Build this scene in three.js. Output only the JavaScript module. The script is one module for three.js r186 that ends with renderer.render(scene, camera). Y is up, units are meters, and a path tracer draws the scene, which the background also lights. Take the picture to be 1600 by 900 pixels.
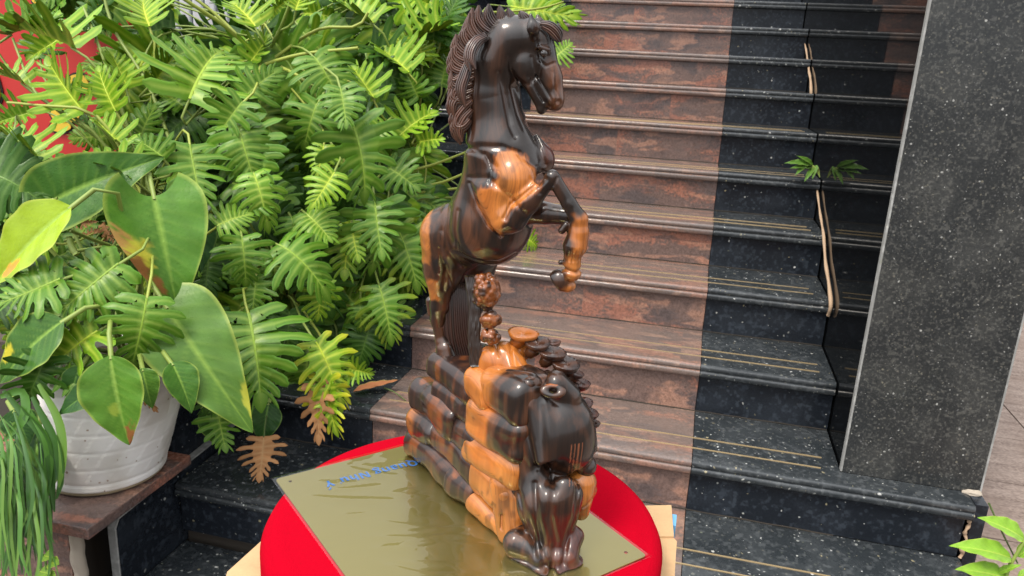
import * as THREE from 'three';
import { RoundedBoxGeometry } from 'three/addons/geometries/RoundedBoxGeometry.js';
import { mergeGeometries } from 'three/addons/utils/BufferGeometryUtils.js';

// ------------------------------------------------------------------ camera, sky, sun, exposure
const V = (x, y, z) => new THREE.Vector3(x, y, z);
const scene = new THREE.Scene();
const FPX = 1196.5;                                   // focal length in pixels of the 1600 x 900 photograph
const camera = new THREE.PerspectiveCamera(2 * Math.atan(450 / FPX) * 180 / Math.PI, 16 / 9, 0.05, 200);
camera.position.set(-0.0633, 1.2096, 1.629);
camera.rotation.set(-0.281, 0.2348, 0.0527, 'YXZ');
camera.focus = 0.9; camera.userData.fStop = 20;
camera.updateMatrixWorld(true);
scene.add(camera);
const renderer = new THREE.WebGLRenderer({ antialias: true });
renderer.toneMapping = THREE.LinearToneMapping;
renderer.toneMappingExposure = 1.55;
renderer.shadowMap.enabled = true;
{ // overcast sky: bright cloud deck, brightest high up
  const w = 256, h = 128, d = new Float32Array(w * h * 4);
  for (let j = 0; j < h; j++) for (let i = 0; i < w; i++) {
    const el = ((j + .5) / h - .5) * Math.PI, s = Math.sin(el), az = i / w * Math.PI * 2;
    const x = Math.cos(az) * 2, y = Math.sin(az) * 2;
    const cl = .5 + .5 * Math.sin(x * 1.7 + s * 5 + Math.sin(y * 2.1 + s * 3)) * Math.sin(y * 1.3 - s * 4 + Math.sin(x * 1.1));
    const ce = Math.cos(el), dx = Math.cos((i + .5) / w * Math.PI * 2 - Math.PI), dz = Math.sin((i + .5) / w * Math.PI * 2 - Math.PI), ca = (dx * ce * -2.2 + s * 6.5 + dz * ce * 3.2) / 7.571, an = Math.acos(Math.max(-1, Math.min(1, ca)));
    let v = s > 0 ? .62 + .25 * s + 1.75 * Math.exp(-an * an / .55) + .25 * (cl - .5) * Math.min(1, s * 4) : .35;
    const k = (j * w + i) * 4; d[k] = v * .98; d[k + 1] = v; d[k + 2] = v * 1.03; d[k + 3] = 1;
  }
  const t = new THREE.DataTexture(d, w, h, THREE.RGBAFormat, THREE.FloatType);
  t.mapping = THREE.EquirectangularReflectionMapping; t.magFilter = t.minFilter = THREE.LinearFilter; t.needsUpdate = true;
  scene.background = t; scene.environment = t; scene.environmentIntensity = 1; scene.backgroundIntensity = 1;
}
const sun = new THREE.DirectionalLight(0xfff3e2, 1.7);
sun.position.set(-2.2, 6.5, 3.2); sun.target.position.set(-.4, .5, 0);
sun.castShadow = true; sun.shadow.radius = 30; sun.shadow.mapSize.set(2048, 2048);
Object.assign(sun.shadow.camera, { left: -5, right: 5, top: 5, bottom: -5, near: .5, far: 20 });
scene.add(sun, sun.target);

// ------------------------------------------------------------------ helpers
function mul32(a) { return () => { a |= 0; a = a + 0x6D2B79F5 | 0; let t = Math.imul(a ^ a >>> 15, 1 | a); t = t + Math.imul(t ^ t >>> 7, 61 | t) ^ t; return ((t ^ t >>> 14) >>> 0) / 4294967296; }; }
const R0 = mul32(20241);
const rr = (a, b, r = R0) => a + (b - a) * r();
const clamp = (x, a = 0, b = 1) => x < a ? a : x > b ? b : x;
const lerp = (a, b, t) => a + (b - a) * t;
const sstep = (a, b, x) => { const t = clamp((x - a) / (b - a)); return t * t * (3 - 2 * t); };
const mix3 = (a, b, t) => [lerp(a[0], b[0], t), lerp(a[1], b[1], t), lerp(a[2], b[2], t)];
const HT = new Float32Array(65536); { const r = mul32(7); for (let i = 0; i < 65536; i++) HT[i] = r(); }
function hash3(x, y, z) { let h = Math.imul(x, 374761393) ^ Math.imul(y, 668265263) ^ Math.imul(z, 1440662683); h = Math.imul(h ^ h >>> 13, 1274126177); return HT[(h ^ h >>> 16) & 65535]; }
function n3(x, y, z, p = 0) {                          // value noise 0..1; p > 0 repeats in x and y
  const xi = Math.floor(x), yi = Math.floor(y), zi = Math.floor(z); let fx = x - xi, fy = y - yi, fz = z - zi;
  fx = fx * fx * (3 - 2 * fx); fy = fy * fy * (3 - 2 * fy); fz = fz * fz * (3 - 2 * fz);
  const m = p ? (a => ((a % p) + p) % p) : (a => a);
  const x0 = m(xi), x1 = m(xi + 1), y0 = m(yi), y1 = m(yi + 1), z1 = zi + 1;
  const a = lerp(lerp(hash3(x0, y0, zi), hash3(x1, y0, zi), fx), lerp(hash3(x0, y1, zi), hash3(x1, y1, zi), fx), fy);
  const b = lerp(lerp(hash3(x0, y0, z1), hash3(x1, y0, z1), fx), lerp(hash3(x0, y1, z1), hash3(x1, y1, z1), fx), fy);
  return lerp(a, b, fz);
}
function fbm(x, y, z, o = 4, p = 0) { let s = 0, a = .5, t = 0; for (let i = 0; i < o; i++) { s += a * n3(x, y, z + i * 17.3, p); t += a; a *= .5; x *= 2; y *= 2; z *= 2; p *= 2; } return s / t; }
const CM = camera.matrixWorld.clone(), CP = camera.position.clone();
const FW = V(-Math.sin(.2348), 0, -Math.cos(.2348)), RT = V(Math.cos(.2348), 0, -Math.sin(.2348));
const ray = (x, y) => V((x - 800) / FPX, -(y - 450) / FPX, -1).transformDirection(CM).multiplyScalar(Math.hypot((x - 800) / FPX, (y - 450) / FPX, 1));
const at = (x, y, d) => CP.clone().addScaledVector(ray(x, y), d);                                  // point at a depth
const vp = (x, y, L) => { const v = ray(x, y); return CP.clone().addScaledVector(v, L / v.dot(FW)); }; // on an upright plane facing the viewer
const onY = (x, y, h) => { const v = ray(x, y); return CP.clone().addScaledVector(v, (h - CP.y) / v.y); };
const onX = (x, y, h) => { const v = ray(x, y); return CP.clone().addScaledVector(v, (h - CP.x) / v.x); };
const used = {};
const numbered = n => { const k = used[n] = (used[n] ?? -1) + 1; return k ? n + '_' + String(k).padStart(3, '0') : n; };
function thing(name, label, category, p = V(0, 0, 0), extra) {
  const g = new THREE.Group(); g.name = numbered(name); g.position.copy(p); scene.add(g);
  g.userData = { label, category, ...(extra || {}) }; return g;
}
function part(parent, name, geo, mat, label) {           // geo in world coordinates
  const m = new THREE.Mesh(geo, mat); m.castShadow = m.receiveShadow = true; m.name = parent ? name : numbered(name);
  if (label) m.userData.label = label;
  if (parent) { let o = parent; const p = V(0, 0, 0); while (o && o !== scene) { p.add(o.position); o = o.parent; } m.position.copy(p.negate()); parent.add(m); } else scene.add(m);
  return m;
}
function box(x0, x1, y0, y1, z0, z1, r = 0) {
  const g = r ? new RoundedBoxGeometry(x1 - x0, y1 - y0, z1 - z0, 2, r) : new THREE.BoxGeometry(x1 - x0, y1 - y0, z1 - z0);
  g.translate((x0 + x1) / 2, (y0 + y1) / 2, (z0 + z1) / 2); return g;
}
function worldUV(g, s = 1, ou = 0, ov = 0) {             // box-style uv in metres
  const n = g.toNonIndexed ? (g.index ? g.toNonIndexed() : g) : g; const p = n.attributes.position, N = n.attributes.normal, uv = new Float32Array(p.count * 2);
  for (let i = 0; i < p.count; i += 3) {
    let ax = 0, ay = 0, az = 0; for (let k = 0; k < 3; k++) { ax += Math.abs(N.getX(i + k)); ay += Math.abs(N.getY(i + k)); az += Math.abs(N.getZ(i + k)); }
    for (let k = 0; k < 3; k++) {
      const j = i + k, x = p.getX(j), y = p.getY(j), z = p.getZ(j); let u, v;
      if (ax > ay && ax > az) { u = z; v = y; } else if (ay > az) { u = x; v = z; } else { u = x; v = y; }
      uv[2 * j] = u * s + ou; uv[2 * j + 1] = v * s + ov;
    }
  }
  n.setAttribute('uv', new THREE.BufferAttribute(uv, 2)); return n;
}
const enc = c => { c = clamp(c); return 255 * (c <= .0031308 ? 12.92 * c : 1.055 * Math.pow(c, 1 / 2.4) - .055); };
function tex(n, fn, srgb = true) {
  const d = new Uint8Array(n * n * 4);
  for (let j = 0; j < n; j++) for (let i = 0; i < n; i++) { const c = fn(i / n, j / n), k = (j * n + i) * 4; for (let q = 0; q < 3; q++) d[k + q] = srgb ? enc(c[q]) : clamp(c[q]) * 255; d[k + 3] = 255; }
  return texOf(d, n, srgb);
}
function texOf(d, n, srgb) {
  const t = new THREE.DataTexture(d, n, n, THREE.RGBAFormat); t.wrapS = t.wrapT = THREE.RepeatWrapping; t.magFilter = THREE.LinearFilter; t.minFilter = THREE.LinearMipmapLinearFilter; t.generateMipmaps = true;
  if (srgb) t.colorSpace = THREE.SRGBColorSpace; t.needsUpdate = true; return t;
}
const grey = (n, fn) => tex(n, (u, v) => { const c = fn(u, v); return [c, c, c]; }, false);
const phys = o => new THREE.MeshPhysicalMaterial({ side: THREE.DoubleSide, ...o });
const smoothTube = (pts, r0, r1, seg = 12, rad = 6) => {  // tapered tube
  const c = new THREE.CatmullRomCurve3(pts), fr = c.computeFrenetFrames(seg), pos = [], idx = [];
  for (let i = 0; i <= seg; i++) { const t = i / seg, P = c.getPointAt(t), r = typeof r1 === 'function' ? r1(t) * r0 : lerp(r0, r1, t);
    for (let k = 0; k < rad; k++) { const a = k / rad * Math.PI * 2; const q = P.clone().addScaledVector(fr.normals[i], Math.cos(a) * r).addScaledVector(fr.binormals[i], Math.sin(a) * r); pos.push(q.x, q.y, q.z); } }
  for (let i = 0; i < seg; i++) for (let k = 0; k < rad; k++) { const a = i * rad + k, b = i * rad + (k + 1) % rad; idx.push(a, b, a + rad, b, b + rad, a + rad); }
  const cap = (i, f) => { const o = i * rad; for (let k = 1; k < rad - 1; k++) f ? idx.push(o, o + k + 1, o + k) : idx.push(o, o + k, o + k + 1); }; cap(0, 0); cap(seg, 1);
  const g = new THREE.BufferGeometry(); g.setAttribute('position', new THREE.Float32BufferAttribute(pos, 3)); g.setIndex(idx); g.computeVertexNormals(); return g;
};

// ------------------------------------------------------------------ stone textures and materials
function graniteTex(n, base, blot, fleck, count, seed, smin, smax, stretch = 1, bf = 60) {
  const d = new Uint8Array(n * n * 4), r = mul32(seed);
  const L = new Float32Array(n * n * 3);
  for (let j = 0; j < n; j++) for (let i = 0; i < n; i++) {
    const u = i / n, v = j / n; const a = fbm(u * 9, v * 9, seed, 4, 9), b = fbm(u * bf, v * bf, seed + 5, 3, bf), c3 = n3(u * 220, v * 220, seed + 9, 220);
    const c = mix3(base, blot, clamp(sstep(.35, .75, a) * .3 + sstep(.5, .8, b) * .7 + (c3 - .5) * .25)); const k = (j * n + i) * 3; L[k] = c[0]; L[k + 1] = c[1]; L[k + 2] = c[2];
  }
  for (let q = 0; q < count; q++) {
    const cx = r() * n, cy = r() * n, s = smin + (smax - smin) * Math.pow(r(), 3.2), an = r() * 6.283, e = (.35 + .6 * r()) / stretch, col = fleck[Math.floor(r() * fleck.length)], al = .35 + .65 * r(), ph = r() * 99;
    const m = Math.ceil(s * 1.3);
    for (let y = -m; y <= m; y++) for (let x = -m; x <= m; x++) {
      const X = (x * Math.cos(an) + y * Math.sin(an)) / s, Y = (-x * Math.sin(an) + y * Math.cos(an)) / (s * e); const dd = Math.hypot(X, Y) * (.75 + .5 * n3(x * .35 + ph, y * .35, ph));
      if (dd < 1) { const w = al * clamp((1 - dd) * 3), k = ((((Math.floor(cy + y) % n) + n) % n) * n + ((Math.floor(cx + x) % n) + n) % n) * 3; for (let c = 0; c < 3; c++) L[k + c] = lerp(L[k + c], col[c], w); }
    }
  }
  for (let i = 0; i < n * n; i++) { d[i * 4] = enc(L[i * 3]); d[i * 4 + 1] = enc(L[i * 3 + 1]); d[i * 4 + 2] = enc(L[i * 3 + 2]); d[i * 4 + 3] = 255; }
  return texOf(d, n, true);
}
const FL = [[.45, .45, .42], [.35, .36, .34], [.2, .2, .17], [.12, .13, .1], [.3, .26, .16], [.6, .6, .58]];
const tBlack = graniteTex(1024, [.010, .0125, .017], [.034, .042, .054], FL, 260, 31, 1.2, 8);
const tTread = graniteTex(1024, [.02, .024, .027], [.064, .07, .074], [...FL, [.12, .12, .11], [.1, .1, .09], [.09, .1, .09]], 1500, 33, 1.2, 9);
const tPillar = graniteTex(1024, [.022, .024, .025], [.08, .08, .074], [[.13, .125, .105], [.1, .1, .095], [.11, .105, .085], [.15, .14, .11], [.03, .03, .03], [.018, .02, .02], [.1, .1, .1], [.06, .065, .065], [.05, .05, .05], [.12, .12, .12], [.02, .022, .024], [.14, .13, .11], [.09, .09, .085], [.36, .36, .34]], 9500, 37, 1.1, 5, 1, 140);
function brownTex(seed, pale) {
  return tex(768, (u, v) => {
    const wx = fbm(u * 4, v * 7, seed, 4, 0) , wy = fbm(u * 4 + 31, v * 7, seed + 2, 4, 0);
    const a = fbm(u * 3 + wx * 2.2, v * 13 + wy * 3.2, seed + 4, 5), b = fbm(u * 6 + wy * 3, v * 22 + wx * 4, seed + 8, 4), g = n3(u * 260, v * 260, seed) - .5, g2 = n3(u * 110, v * 110, seed + 3) - .5;
    let c = mix3([.115, .085, .076], [.22, .108, .078], sstep(.44, .66, a + g2 * .2));
    c = mix3(c, [.06, .056, .06], sstep(.5, .68, b + g2 * .1) * .7);
    c = mix3(c, [.34, .2, .14], sstep(.6, .75, fbm(u * 9 + wy * 2, v * 30 + wx * 3, seed + 12, 3)) * .5);
    const k = 1 + g * .55 + g2 * .35; c = c.map(x => x * k);
    return pale ? mix3(c, [.24, .165, .13], pale) : c;
  });
}
const tBrown = brownTex(3, 0), tBrown2 = brownTex(57, .25);
const tRough = grey(512, (u, v) => .34 + .5 * (fbm(u * 8, v * 8, 3, 5, 8) - .5) + .15 * (n3(u * 90, v * 90, 2, 90) - .5));
const tStreak = grey(512, (u, v) => .1 + .16 * sstep(.5, .8, fbm(u * 40, v * 3, 3, 4, 0)) + .2 * sstep(.55, .8, fbm(u * 6, v * 6, 9, 4)));
const tPave = tex(1024, (u, v) => { const a = fbm(u * 8, v * 40, 5, 4), b = n3(u * 160, v * 240, 8), c2 = fbm(u * 5, v * 5, 2, 3); return mix3(mix3([.15, .105, .085], [.36, .28, .235], clamp(a * .9 + (b - .5) * .7 + .1)), [.2, .14, .11], sstep(.45, .7, c2) * .5); });
const tGrainB = grey(512, (u, v) => fbm(u * 50, v * 50, 4, 3, 50));
const mBlackRiser = phys({ map: tBlack, specularIntensity: .5, roughness: .5, roughnessMap: tRough });
const mBlackTread = phys({ map: tTread, roughness: .5, roughnessMap: tRough, bumpMap: tGrainB, bumpScale: .0006 });
const mBrownRiser = phys({ map: tBrown, color: new THREE.Color().setRGB(1.22, 1.1, 1.06), roughness: .75, roughnessMap: tRough });
const mBrownTread = phys({ map: tBrown2, color: new THREE.Color().setRGB(1.0, 1.03, 1.04), roughness: .58, roughnessMap: tRough, bumpMap: tGrainB, bumpScale: .0006 });
const mPillar = phys({ map: tPillar, specularIntensity: .65, roughness: .7, roughnessMap: tRough });
const mWall = phys({ color: new THREE.Color().setRGB(.004, .0045, .005), roughness: .2, roughnessMap: tStreak, specularIntensity: .06 });
const mSawn = phys({ map: graniteTex(256, [.22, .22, .21], [.36, .36, .35], FL, 200, 41, 1, 4), roughness: .9 });
const mGrout = phys({ color: new THREE.Color().setRGB(.03, .024, .018), roughness: .95 });
const mPlaster = phys({ color: new THREE.Color().setRGB(.36, .31, .25), roughness: .95 });
const mBrass = phys({ color: new THREE.Color().setRGB(.5, .37, .2), metalness: .6, roughness: .42 });
const mPave = phys({ map: tPave, roughness: .85, bumpMap: grey(512, (u, v) => fbm(u * 20, v * 60, 7, 4)), bumpScale: .004 });

// ------------------------------------------------------------------ ground and paving
const GY = -.165;
{
  const g = new THREE.PlaneGeometry(120, 120); g.rotateX(-Math.PI / 2); g.translate(0, GY - .03, 0);
  const m = part(null, 'ground', worldUV(g, .5), phys({ map: tPave, color: 0x999999, roughness: .95 })); m.userData.kind = 'structure';
  const pv = thing('pavement', undefined, undefined, V(1.5, GY, -1)); pv.userData = { kind: 'structure' };
  for (let i = 0; i < 4; i++) for (let j = 0; j < 12; j++) {
    const x0 = .775 + i * .62, z0 = -4.2 + j * .42;
    part(pv, 'paving_slab', worldUV(box(x0 + .003, x0 + .617, GY - .03, GY + rr(0, .002), z0 + .003, z0 + .417), .9, R0() * 5, R0() * 5), mPave);
  }
  for (let i = 0; i < 4; i++) for (let j = 0; j < 3; j++) {   // black slabs of the landing in front of the stairs
    const x0 = -1.395 + i * .54, z0 = -.03 + j * .5;
    part(pv, 'landing_slab', worldUV(box(x0 + .002, x0 + .538, GY - .03, GY + .006, z0 + .002, z0 + .498), 1.4, R0() * 3, R0() * 3), mBlackTread);
  }
}
// ------------------------------------------------------------------ staircase
const SH = .16, SD = .3213, NT = .04, XL = -1.4, XJL = -.95, XJ = 0, XR = .3925, NSTEP = 14;
const stair = thing('staircase', undefined, undefined, V(-.5, GY, 0)); stair.userData = { kind: 'structure' };
{
  const prof = zb => {                              // tread slab with a moulded nose, (z, y)
    const s = new THREE.Shape(); s.moveTo(zb, 0); s.lineTo(zb, NT); s.lineTo(-.014, NT);
    s.quadraticCurveTo(-.004, NT, -.003, NT - .008); s.lineTo(-.003, NT - .013); s.lineTo(-.007, NT - .015); s.lineTo(-.007, NT - .018);
    s.quadraticCurveTo(.001, NT - .02, .001, NT - .028); s.quadraticCurveTo(.001, .001, -.008, 0); s.lineTo(zb, 0); return s;
  };
  const slab = (x0, x1, n, zb) => { const g = new THREE.ExtrudeGeometry(prof(zb), { depth: x1 - x0, bevelEnabled: false, curveSegments: 5 }); g.rotateY(-Math.PI / 2); g.translate(x1, n * SH, -n * SD); g.computeVertexNormals(); return g; };
  // shape is in (z, y): rotateY(-90) maps x->z, z->-x
  const body = []; for (let n = 0; n <= NSTEP; n++) body.push(box(XL, XR + .3 * (n < 2), GY - .1, n * SH - .003, -n * SD - SD - .4, -n * SD - .05));
  part(stair, 'stair_core', mergeGeometries(body), mGrout);
  const segs = [[XL + .004, XJL, 0], [XJL, XJ, 1], [XJ, XR, 0]];
  for (let n = 0; n <= NSTEP; n++) for (const [a, b, br] of segs) {
    const xe = n === 1 && b === XR ? .705 : b === XR && n < 1 ? .70 : b, o = R0() * 7, o2 = R0() * 7, zb = -SD - .022;
    let xs = [a, xe];
    
    for (let k = 0; k + 1 < xs.length; k++) {
      const ox = R0() * 5, ox2 = R0() * 5, sc = br ? 1.3 : 1.5, dy = rr(-.0008, .0008);
      const g = slab(xs[k] + .001, xs[k + 1] - .001, n, n === 1 && xe > .5 ? -.0815 : zb); g.translate(0, dy, 0);
      if (n === 1 && xe > .5) { const g2 = slab(xs[k] + .001, XR - .001, n, zb); const c = box(xs[k] + .001, XR - .001, n * SH, n * SH + NT - .0003 + dy, -n * SD + zb, -n * SD - .08); part(stair, 'tread', worldUV(c, sc, ox, o), mBlackTread); }
      part(stair, 'tread', worldUV(g, sc, ox, o), br ? mBrownTread : mBlackTread);
      part(stair, 'riser', worldUV(box(xs[k] + .001, xs[k + 1] - .001 - (xe > .5 ? .012 : 0), (n - 1) * SH + NT + .002, n * SH - .001, -n * SD - .042, -n * SD - .022 + rr(-.001, .001)), sc, ox2, o2), br ? mBrownRiser : mBlackRiser);
    }
  }
  for (let n = 0; n <= 6; n++) for (const dz of [.085, .15]) {   // brass anti-slip strips let into the treads
    const x0 = XJL + .02 + rr(0, .02), x1 = XR - .045 + rr(-.01, .015);
    part(stair, 'brass_strip', box(x0, x1, n * SH + NT - .002, n * SH + NT + .0016, -n * SD - dz - .0022, -n * SD - dz + .0022), mBrass);
  }
  // dirt and sealant in the inner corners: small irregular beads
  for (let n = 1; n <= 10; n++) {
    const pts = []; for (let k = 0; k <= 40; k++) pts.push(V(lerp(XL + .05, XR - .002, k / 40), (n - 1) * SH + NT + .001 + rr(-.0006, .0008), -n * SD - .0215 + rr(-.0006, .001)));
    part(stair, 'sealant_bead', smoothTube(pts, .0022, .0022, 80, 5), mGrout);
  }
}
// low stringer panel and ledge on the left
const ledge = thing('planter_ledge', 'brown granite ledge under the white pot, left of the steps', 'ledge', V(-1.7, GY, .1));
{
  part(ledge, 'top_slab', worldUV(box(-2.9, -1.36, .09, .12, -.035, .345, .004), 1.3, .3, .2), mBrownRiser);
  part(ledge, 'front_panel', worldUV(box(-2.9, -1.44, GY, .088, .295, .325), 1.3, .7, .4), mBrownRiser);
  part(ledge, 'core', box(-2.85, -1.5, GY, .088, -.6, .29), mGrout);
  const pts = []; for (let k = 0; k <= 10; k++) pts.push(V(-1.43 + .002 * Math.sin(k * 1.7) , lerp(.086, GY, k / 10), .312 + .002 * Math.sin(k * 2.3)));
  part(ledge, 'mortar_joint', smoothTube(pts, .017, k => .9 + .15 * n3(k * 9, 1, 1), 40, 7), mPlaster);
}
const stringer = thing('stringer_panel', 'black granite side panel with pale sawn edge, left end of the steps', 'stone panel', V(-1.4, GY, .1));
{
  const s = new THREE.Shape(); s.moveTo(-.215, GY); s.lineTo(-.215, .03); s.lineTo(-.2, .052); s.lineTo(.5, .085); s.lineTo(.5, GY); s.lineTo(-.215, GY);
  const g = new THREE.ExtrudeGeometry(s, { depth: .022, bevelEnabled: true, bevelSize: .0015, bevelThickness: .0015, bevelSegments: 1 }); g.rotateY(Math.PI / 2); g.translate(-1.427, 0, 0);
  part(stringer, 'panel', worldUV(g, 1.2), mSawn);
  const s2 = new THREE.Shape(); s2.moveTo(-.213, GY); s2.lineTo(-.213, .029); s2.lineTo(-.199, .05); s2.lineTo(.5, .083); s2.lineTo(.5, GY);
  const g2 = new THREE.ExtrudeGeometry(s2, { depth: .003, bevelEnabled: false }); g2.rotateY(Math.PI / 2); g2.translate(-1.4035, 0, 0);
  const s3 = new THREE.Shape(); s3.moveTo(.04, GY); s3.lineTo(.04, .2); s3.lineTo(4.5, 2.42); s3.lineTo(4.5, GY); const g3 = new THREE.ExtrudeGeometry(s3, { depth: .03, bevelEnabled: false }); g3.rotateY(Math.PI / 2); g3.translate(-1.46, 0, 0); part(stringer, 'sloping_panel', worldUV(g3, 1.2), mBlackRiser);
  part(stringer, 'polished_face', worldUV(g2, 1.2), mBlackRiser);
}
const mRoot = phys({ map: tex(128, (u, v) => mix3([.3, .19, .11], [.5, .37, .26], fbm(u * 4, v * 20, 3, 3))), roughness: .9 });
// side wall and pillar on the right
const wall = thing('side_wall', 'polished black wall mirroring the steps, between steps and pillar', 'wall', V(.6, GY, -2.5));
{
  for (const [z0, z1] of [[-1.62, -.424], [-2.85, -1.623], [-4.6, -2.853]]) part(wall, 'wall_slab', worldUV(box(.3955, .42, .1, 3.6, z0, z1), .8), mWall);
  part(wall, 'wall_core', box(.421, .73, GY, 3.6, -4.6, -.43), mGrout);
  part(wall, 'coping', worldUV(box(.385, .75, 3.602, 3.66, -4.6, -.4), 1), mSawn);
}
const pillar = thing('granite_pillar', 'tall dark speckled granite pillar standing on the second step', 'pillar', V(.565, .2, -.42));
{
  part(pillar, 'front_slab', worldUV(box(.3965, .7325, SH + NT + .001, 3.66, -.4195, -.4035), 1.35), mPillar);
  part(pillar, 'sawn_edge', worldUV(box(.3915, .3962, SH + NT + .002, 3.66, -.421, -.404), 1), mSawn);
  part(pillar, 'sawn_edge', worldUV(box(.7328, .7375, SH + NT + .002, 3.66, -.421, -.404), 1), mSawn);
  part(pillar, 'plinth', worldUV(box(.708, .739, GY, SH + NT - .002, -.42, -.345), 1.4), mBlackRiser);
  const pts = []; for (let k = 0; k <= 8; k++) pts.push(V(.699 + .004 * Math.sin(k * 2), lerp(SH - .006, .045, k / 8), -.336 + .003 * Math.cos(k * 3)));
  part(pillar, 'grout_bead', smoothTube(pts, .005, k => .6 + .8 * n3(k * 12, 3, 1), 30, 6), mRoot);
  const c = new THREE.IcosahedronGeometry(.02, 3), p = c.attributes.position; for (let i = 0; i < p.count; i++) { const k = .7 + .6 * n3(p.getX(i) * 90, p.getY(i) * 90, p.getZ(i) * 90); p.setXYZ(i, p.getX(i) * k * 1.2, p.getY(i) * k * .5, p.getZ(i) * k * .5); } c.computeVertexNormals(); c.translate(.715, SH + NT + .002, -.398);
  part(pillar, 'plaster_patch', c, mPlaster, 'white plaster patch at the foot of the pillar');
}
// dry roots hanging along the wall joint, and a sprig
function root(label, px, r) { const g = thing('dry_root', label, 'root', onX(px[px.length - 1][0], px[px.length - 1][1], .386)); g.userData.category = 'root';
  part(g, 'root_strand', smoothTube(px.map(p => onX(p[0], p[1], .386)), r, k => .6 + .5 * k + .15 * Math.sin(k * 30), 40, 7), mRoot);
  part(g, 'root_strand', smoothTube(px.slice(1).map((p, i) => onX(p[0] - 1 + 2 * (i % 2), p[1], .388).add(V(0, 0, .006))), r * .5, k => .8 + .3 * Math.sin(k * 22), 40, 6), mRoot); }
root('upper pale dry root strip where the steps meet the polished wall', [[1256, 62], [1260, 80], [1263, 105], [1267, 130], [1267, 148], [1264, 157]], .006);
root('lower longer pale dry root strip hanging beside the polished wall', [[1277, 298], [1281, 330], [1287, 370], [1290, 410], [1296, 450], [1298, 480], [1294, 493]], .006);

// ------------------------------------------------------------------ surroundings out of and behind the plants
{
  const mDark = phys({ color: new THREE.Color().setRGB(.05, .055, .05), roughness: .9 });
  const b = thing('shop_wall', 'dark shop wall far behind the plants at upper left', 'wall', V(-3, GY, -3.3));
  part(b, 'wall_panel', worldUV(box(-7, -1.7, GY, 4, -4.9, -4.7), 1), mDark);
  const sh = thing('roller_shutter', 'grey ribbed metal shutter behind the foliage at the top', 'shutter', V(-2.6, .9, -2.7));
  const mSh = phys({ color: new THREE.Color().setRGB(.52, .55, .57), roughness: .4, metalness: .3 });
  { const c = at(330, 20, 3.9), bx = []; for (let i = -7; i < 8; i++) { const g = new RoundedBoxGeometry(.055, 1.6, .03, 2, .012); g.translate(i * .064, 0, 0); const m = new THREE.Matrix4().makeRotationY(.25); g.applyMatrix4(m); g.translate(c.x, c.y + .2, c.z); part(sh, 'shutter_rib', g, mSh); }
    const g = new THREE.BoxGeometry(1, 1.6, .01); g.applyMatrix4(new THREE.Matrix4().makeRotationY(.25)); g.translate(c.x, c.y + .2, c.z - .02); part(sh, 'shutter_back', g, mSh); }
  const sg = thing('red_signboard', 'red signboard with yellow shapes behind the leaves, upper left', 'signboard', at(90, 350, 3.1));
  const mRed = phys({ color: new THREE.Color().setRGB(.5, .025, .02), roughness: .5 }), mYel = phys({ color: new THREE.Color().setRGB(.75, .5, .04), roughness: .5 }), mBlk = phys({ color: new THREE.Color().setRGB(.01, .01, .01), roughness: .5 });
  const P = (x, y, o) => at(x, y, 3.1).addScaledVector(FW, -o), fr = (pts, d0, d1) => { const g = new THREE.BufferGeometry(), n = pts.length, pos = [], id = []; for (const o of [d0, d1]) for (const p of pts) { const q = vp(p[0], p[1], 3.05).addScaledVector(FW, -o); pos.push(q.x, q.y, q.z); }
    const tr = THREE.ShapeUtils.triangulateShape(pts.map(p => new THREE.Vector2(p[0], -p[1])), []); for (const t of tr) { id.push(t[0] + n, t[1] + n, t[2] + n, t[2], t[1], t[0]); } for (let i = 0; i < n; i++) { const j = (i + 1) % n; id.push(i, j, j + n, i, j + n, i + n); } g.setAttribute('position', new THREE.Float32BufferAttribute(pos, 3)); g.setIndex(id); const h = g.toNonIndexed(); h.computeVertexNormals(); return h; };
  part(sg, 'board', fr([[-160, -120], [205, -120], [215, 420], [-160, 420]], 0, .03), mRed);
  const ell = (cx, cy, a, b, n = 20, ph = 0) => Array.from({ length: n }, (_, i) => { const t = i / n * 6.2832; return [cx + a * Math.cos(t + ph) * (1 + .12 * Math.sin(3 * t)), cy + b * Math.sin(t + ph)]; });
  for (const [cx, cy, a, b2] of [[115, -5, 52, 26], [-10, 140, 20, 34], [112, 172, 22, 20], [130, 130, 18, 14], [104, 195, 16, 10], [20, 300, 26, 20]]) {
    part(sg, 'shape_outline', fr(ell(cx, cy, a + 3.5, b2 + 3.5), .031, .036), mBlk); part(sg, 'yellow_shape', fr(ell(cx, cy, a, b2), .0365, .044), mYel);
  }
}
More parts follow.
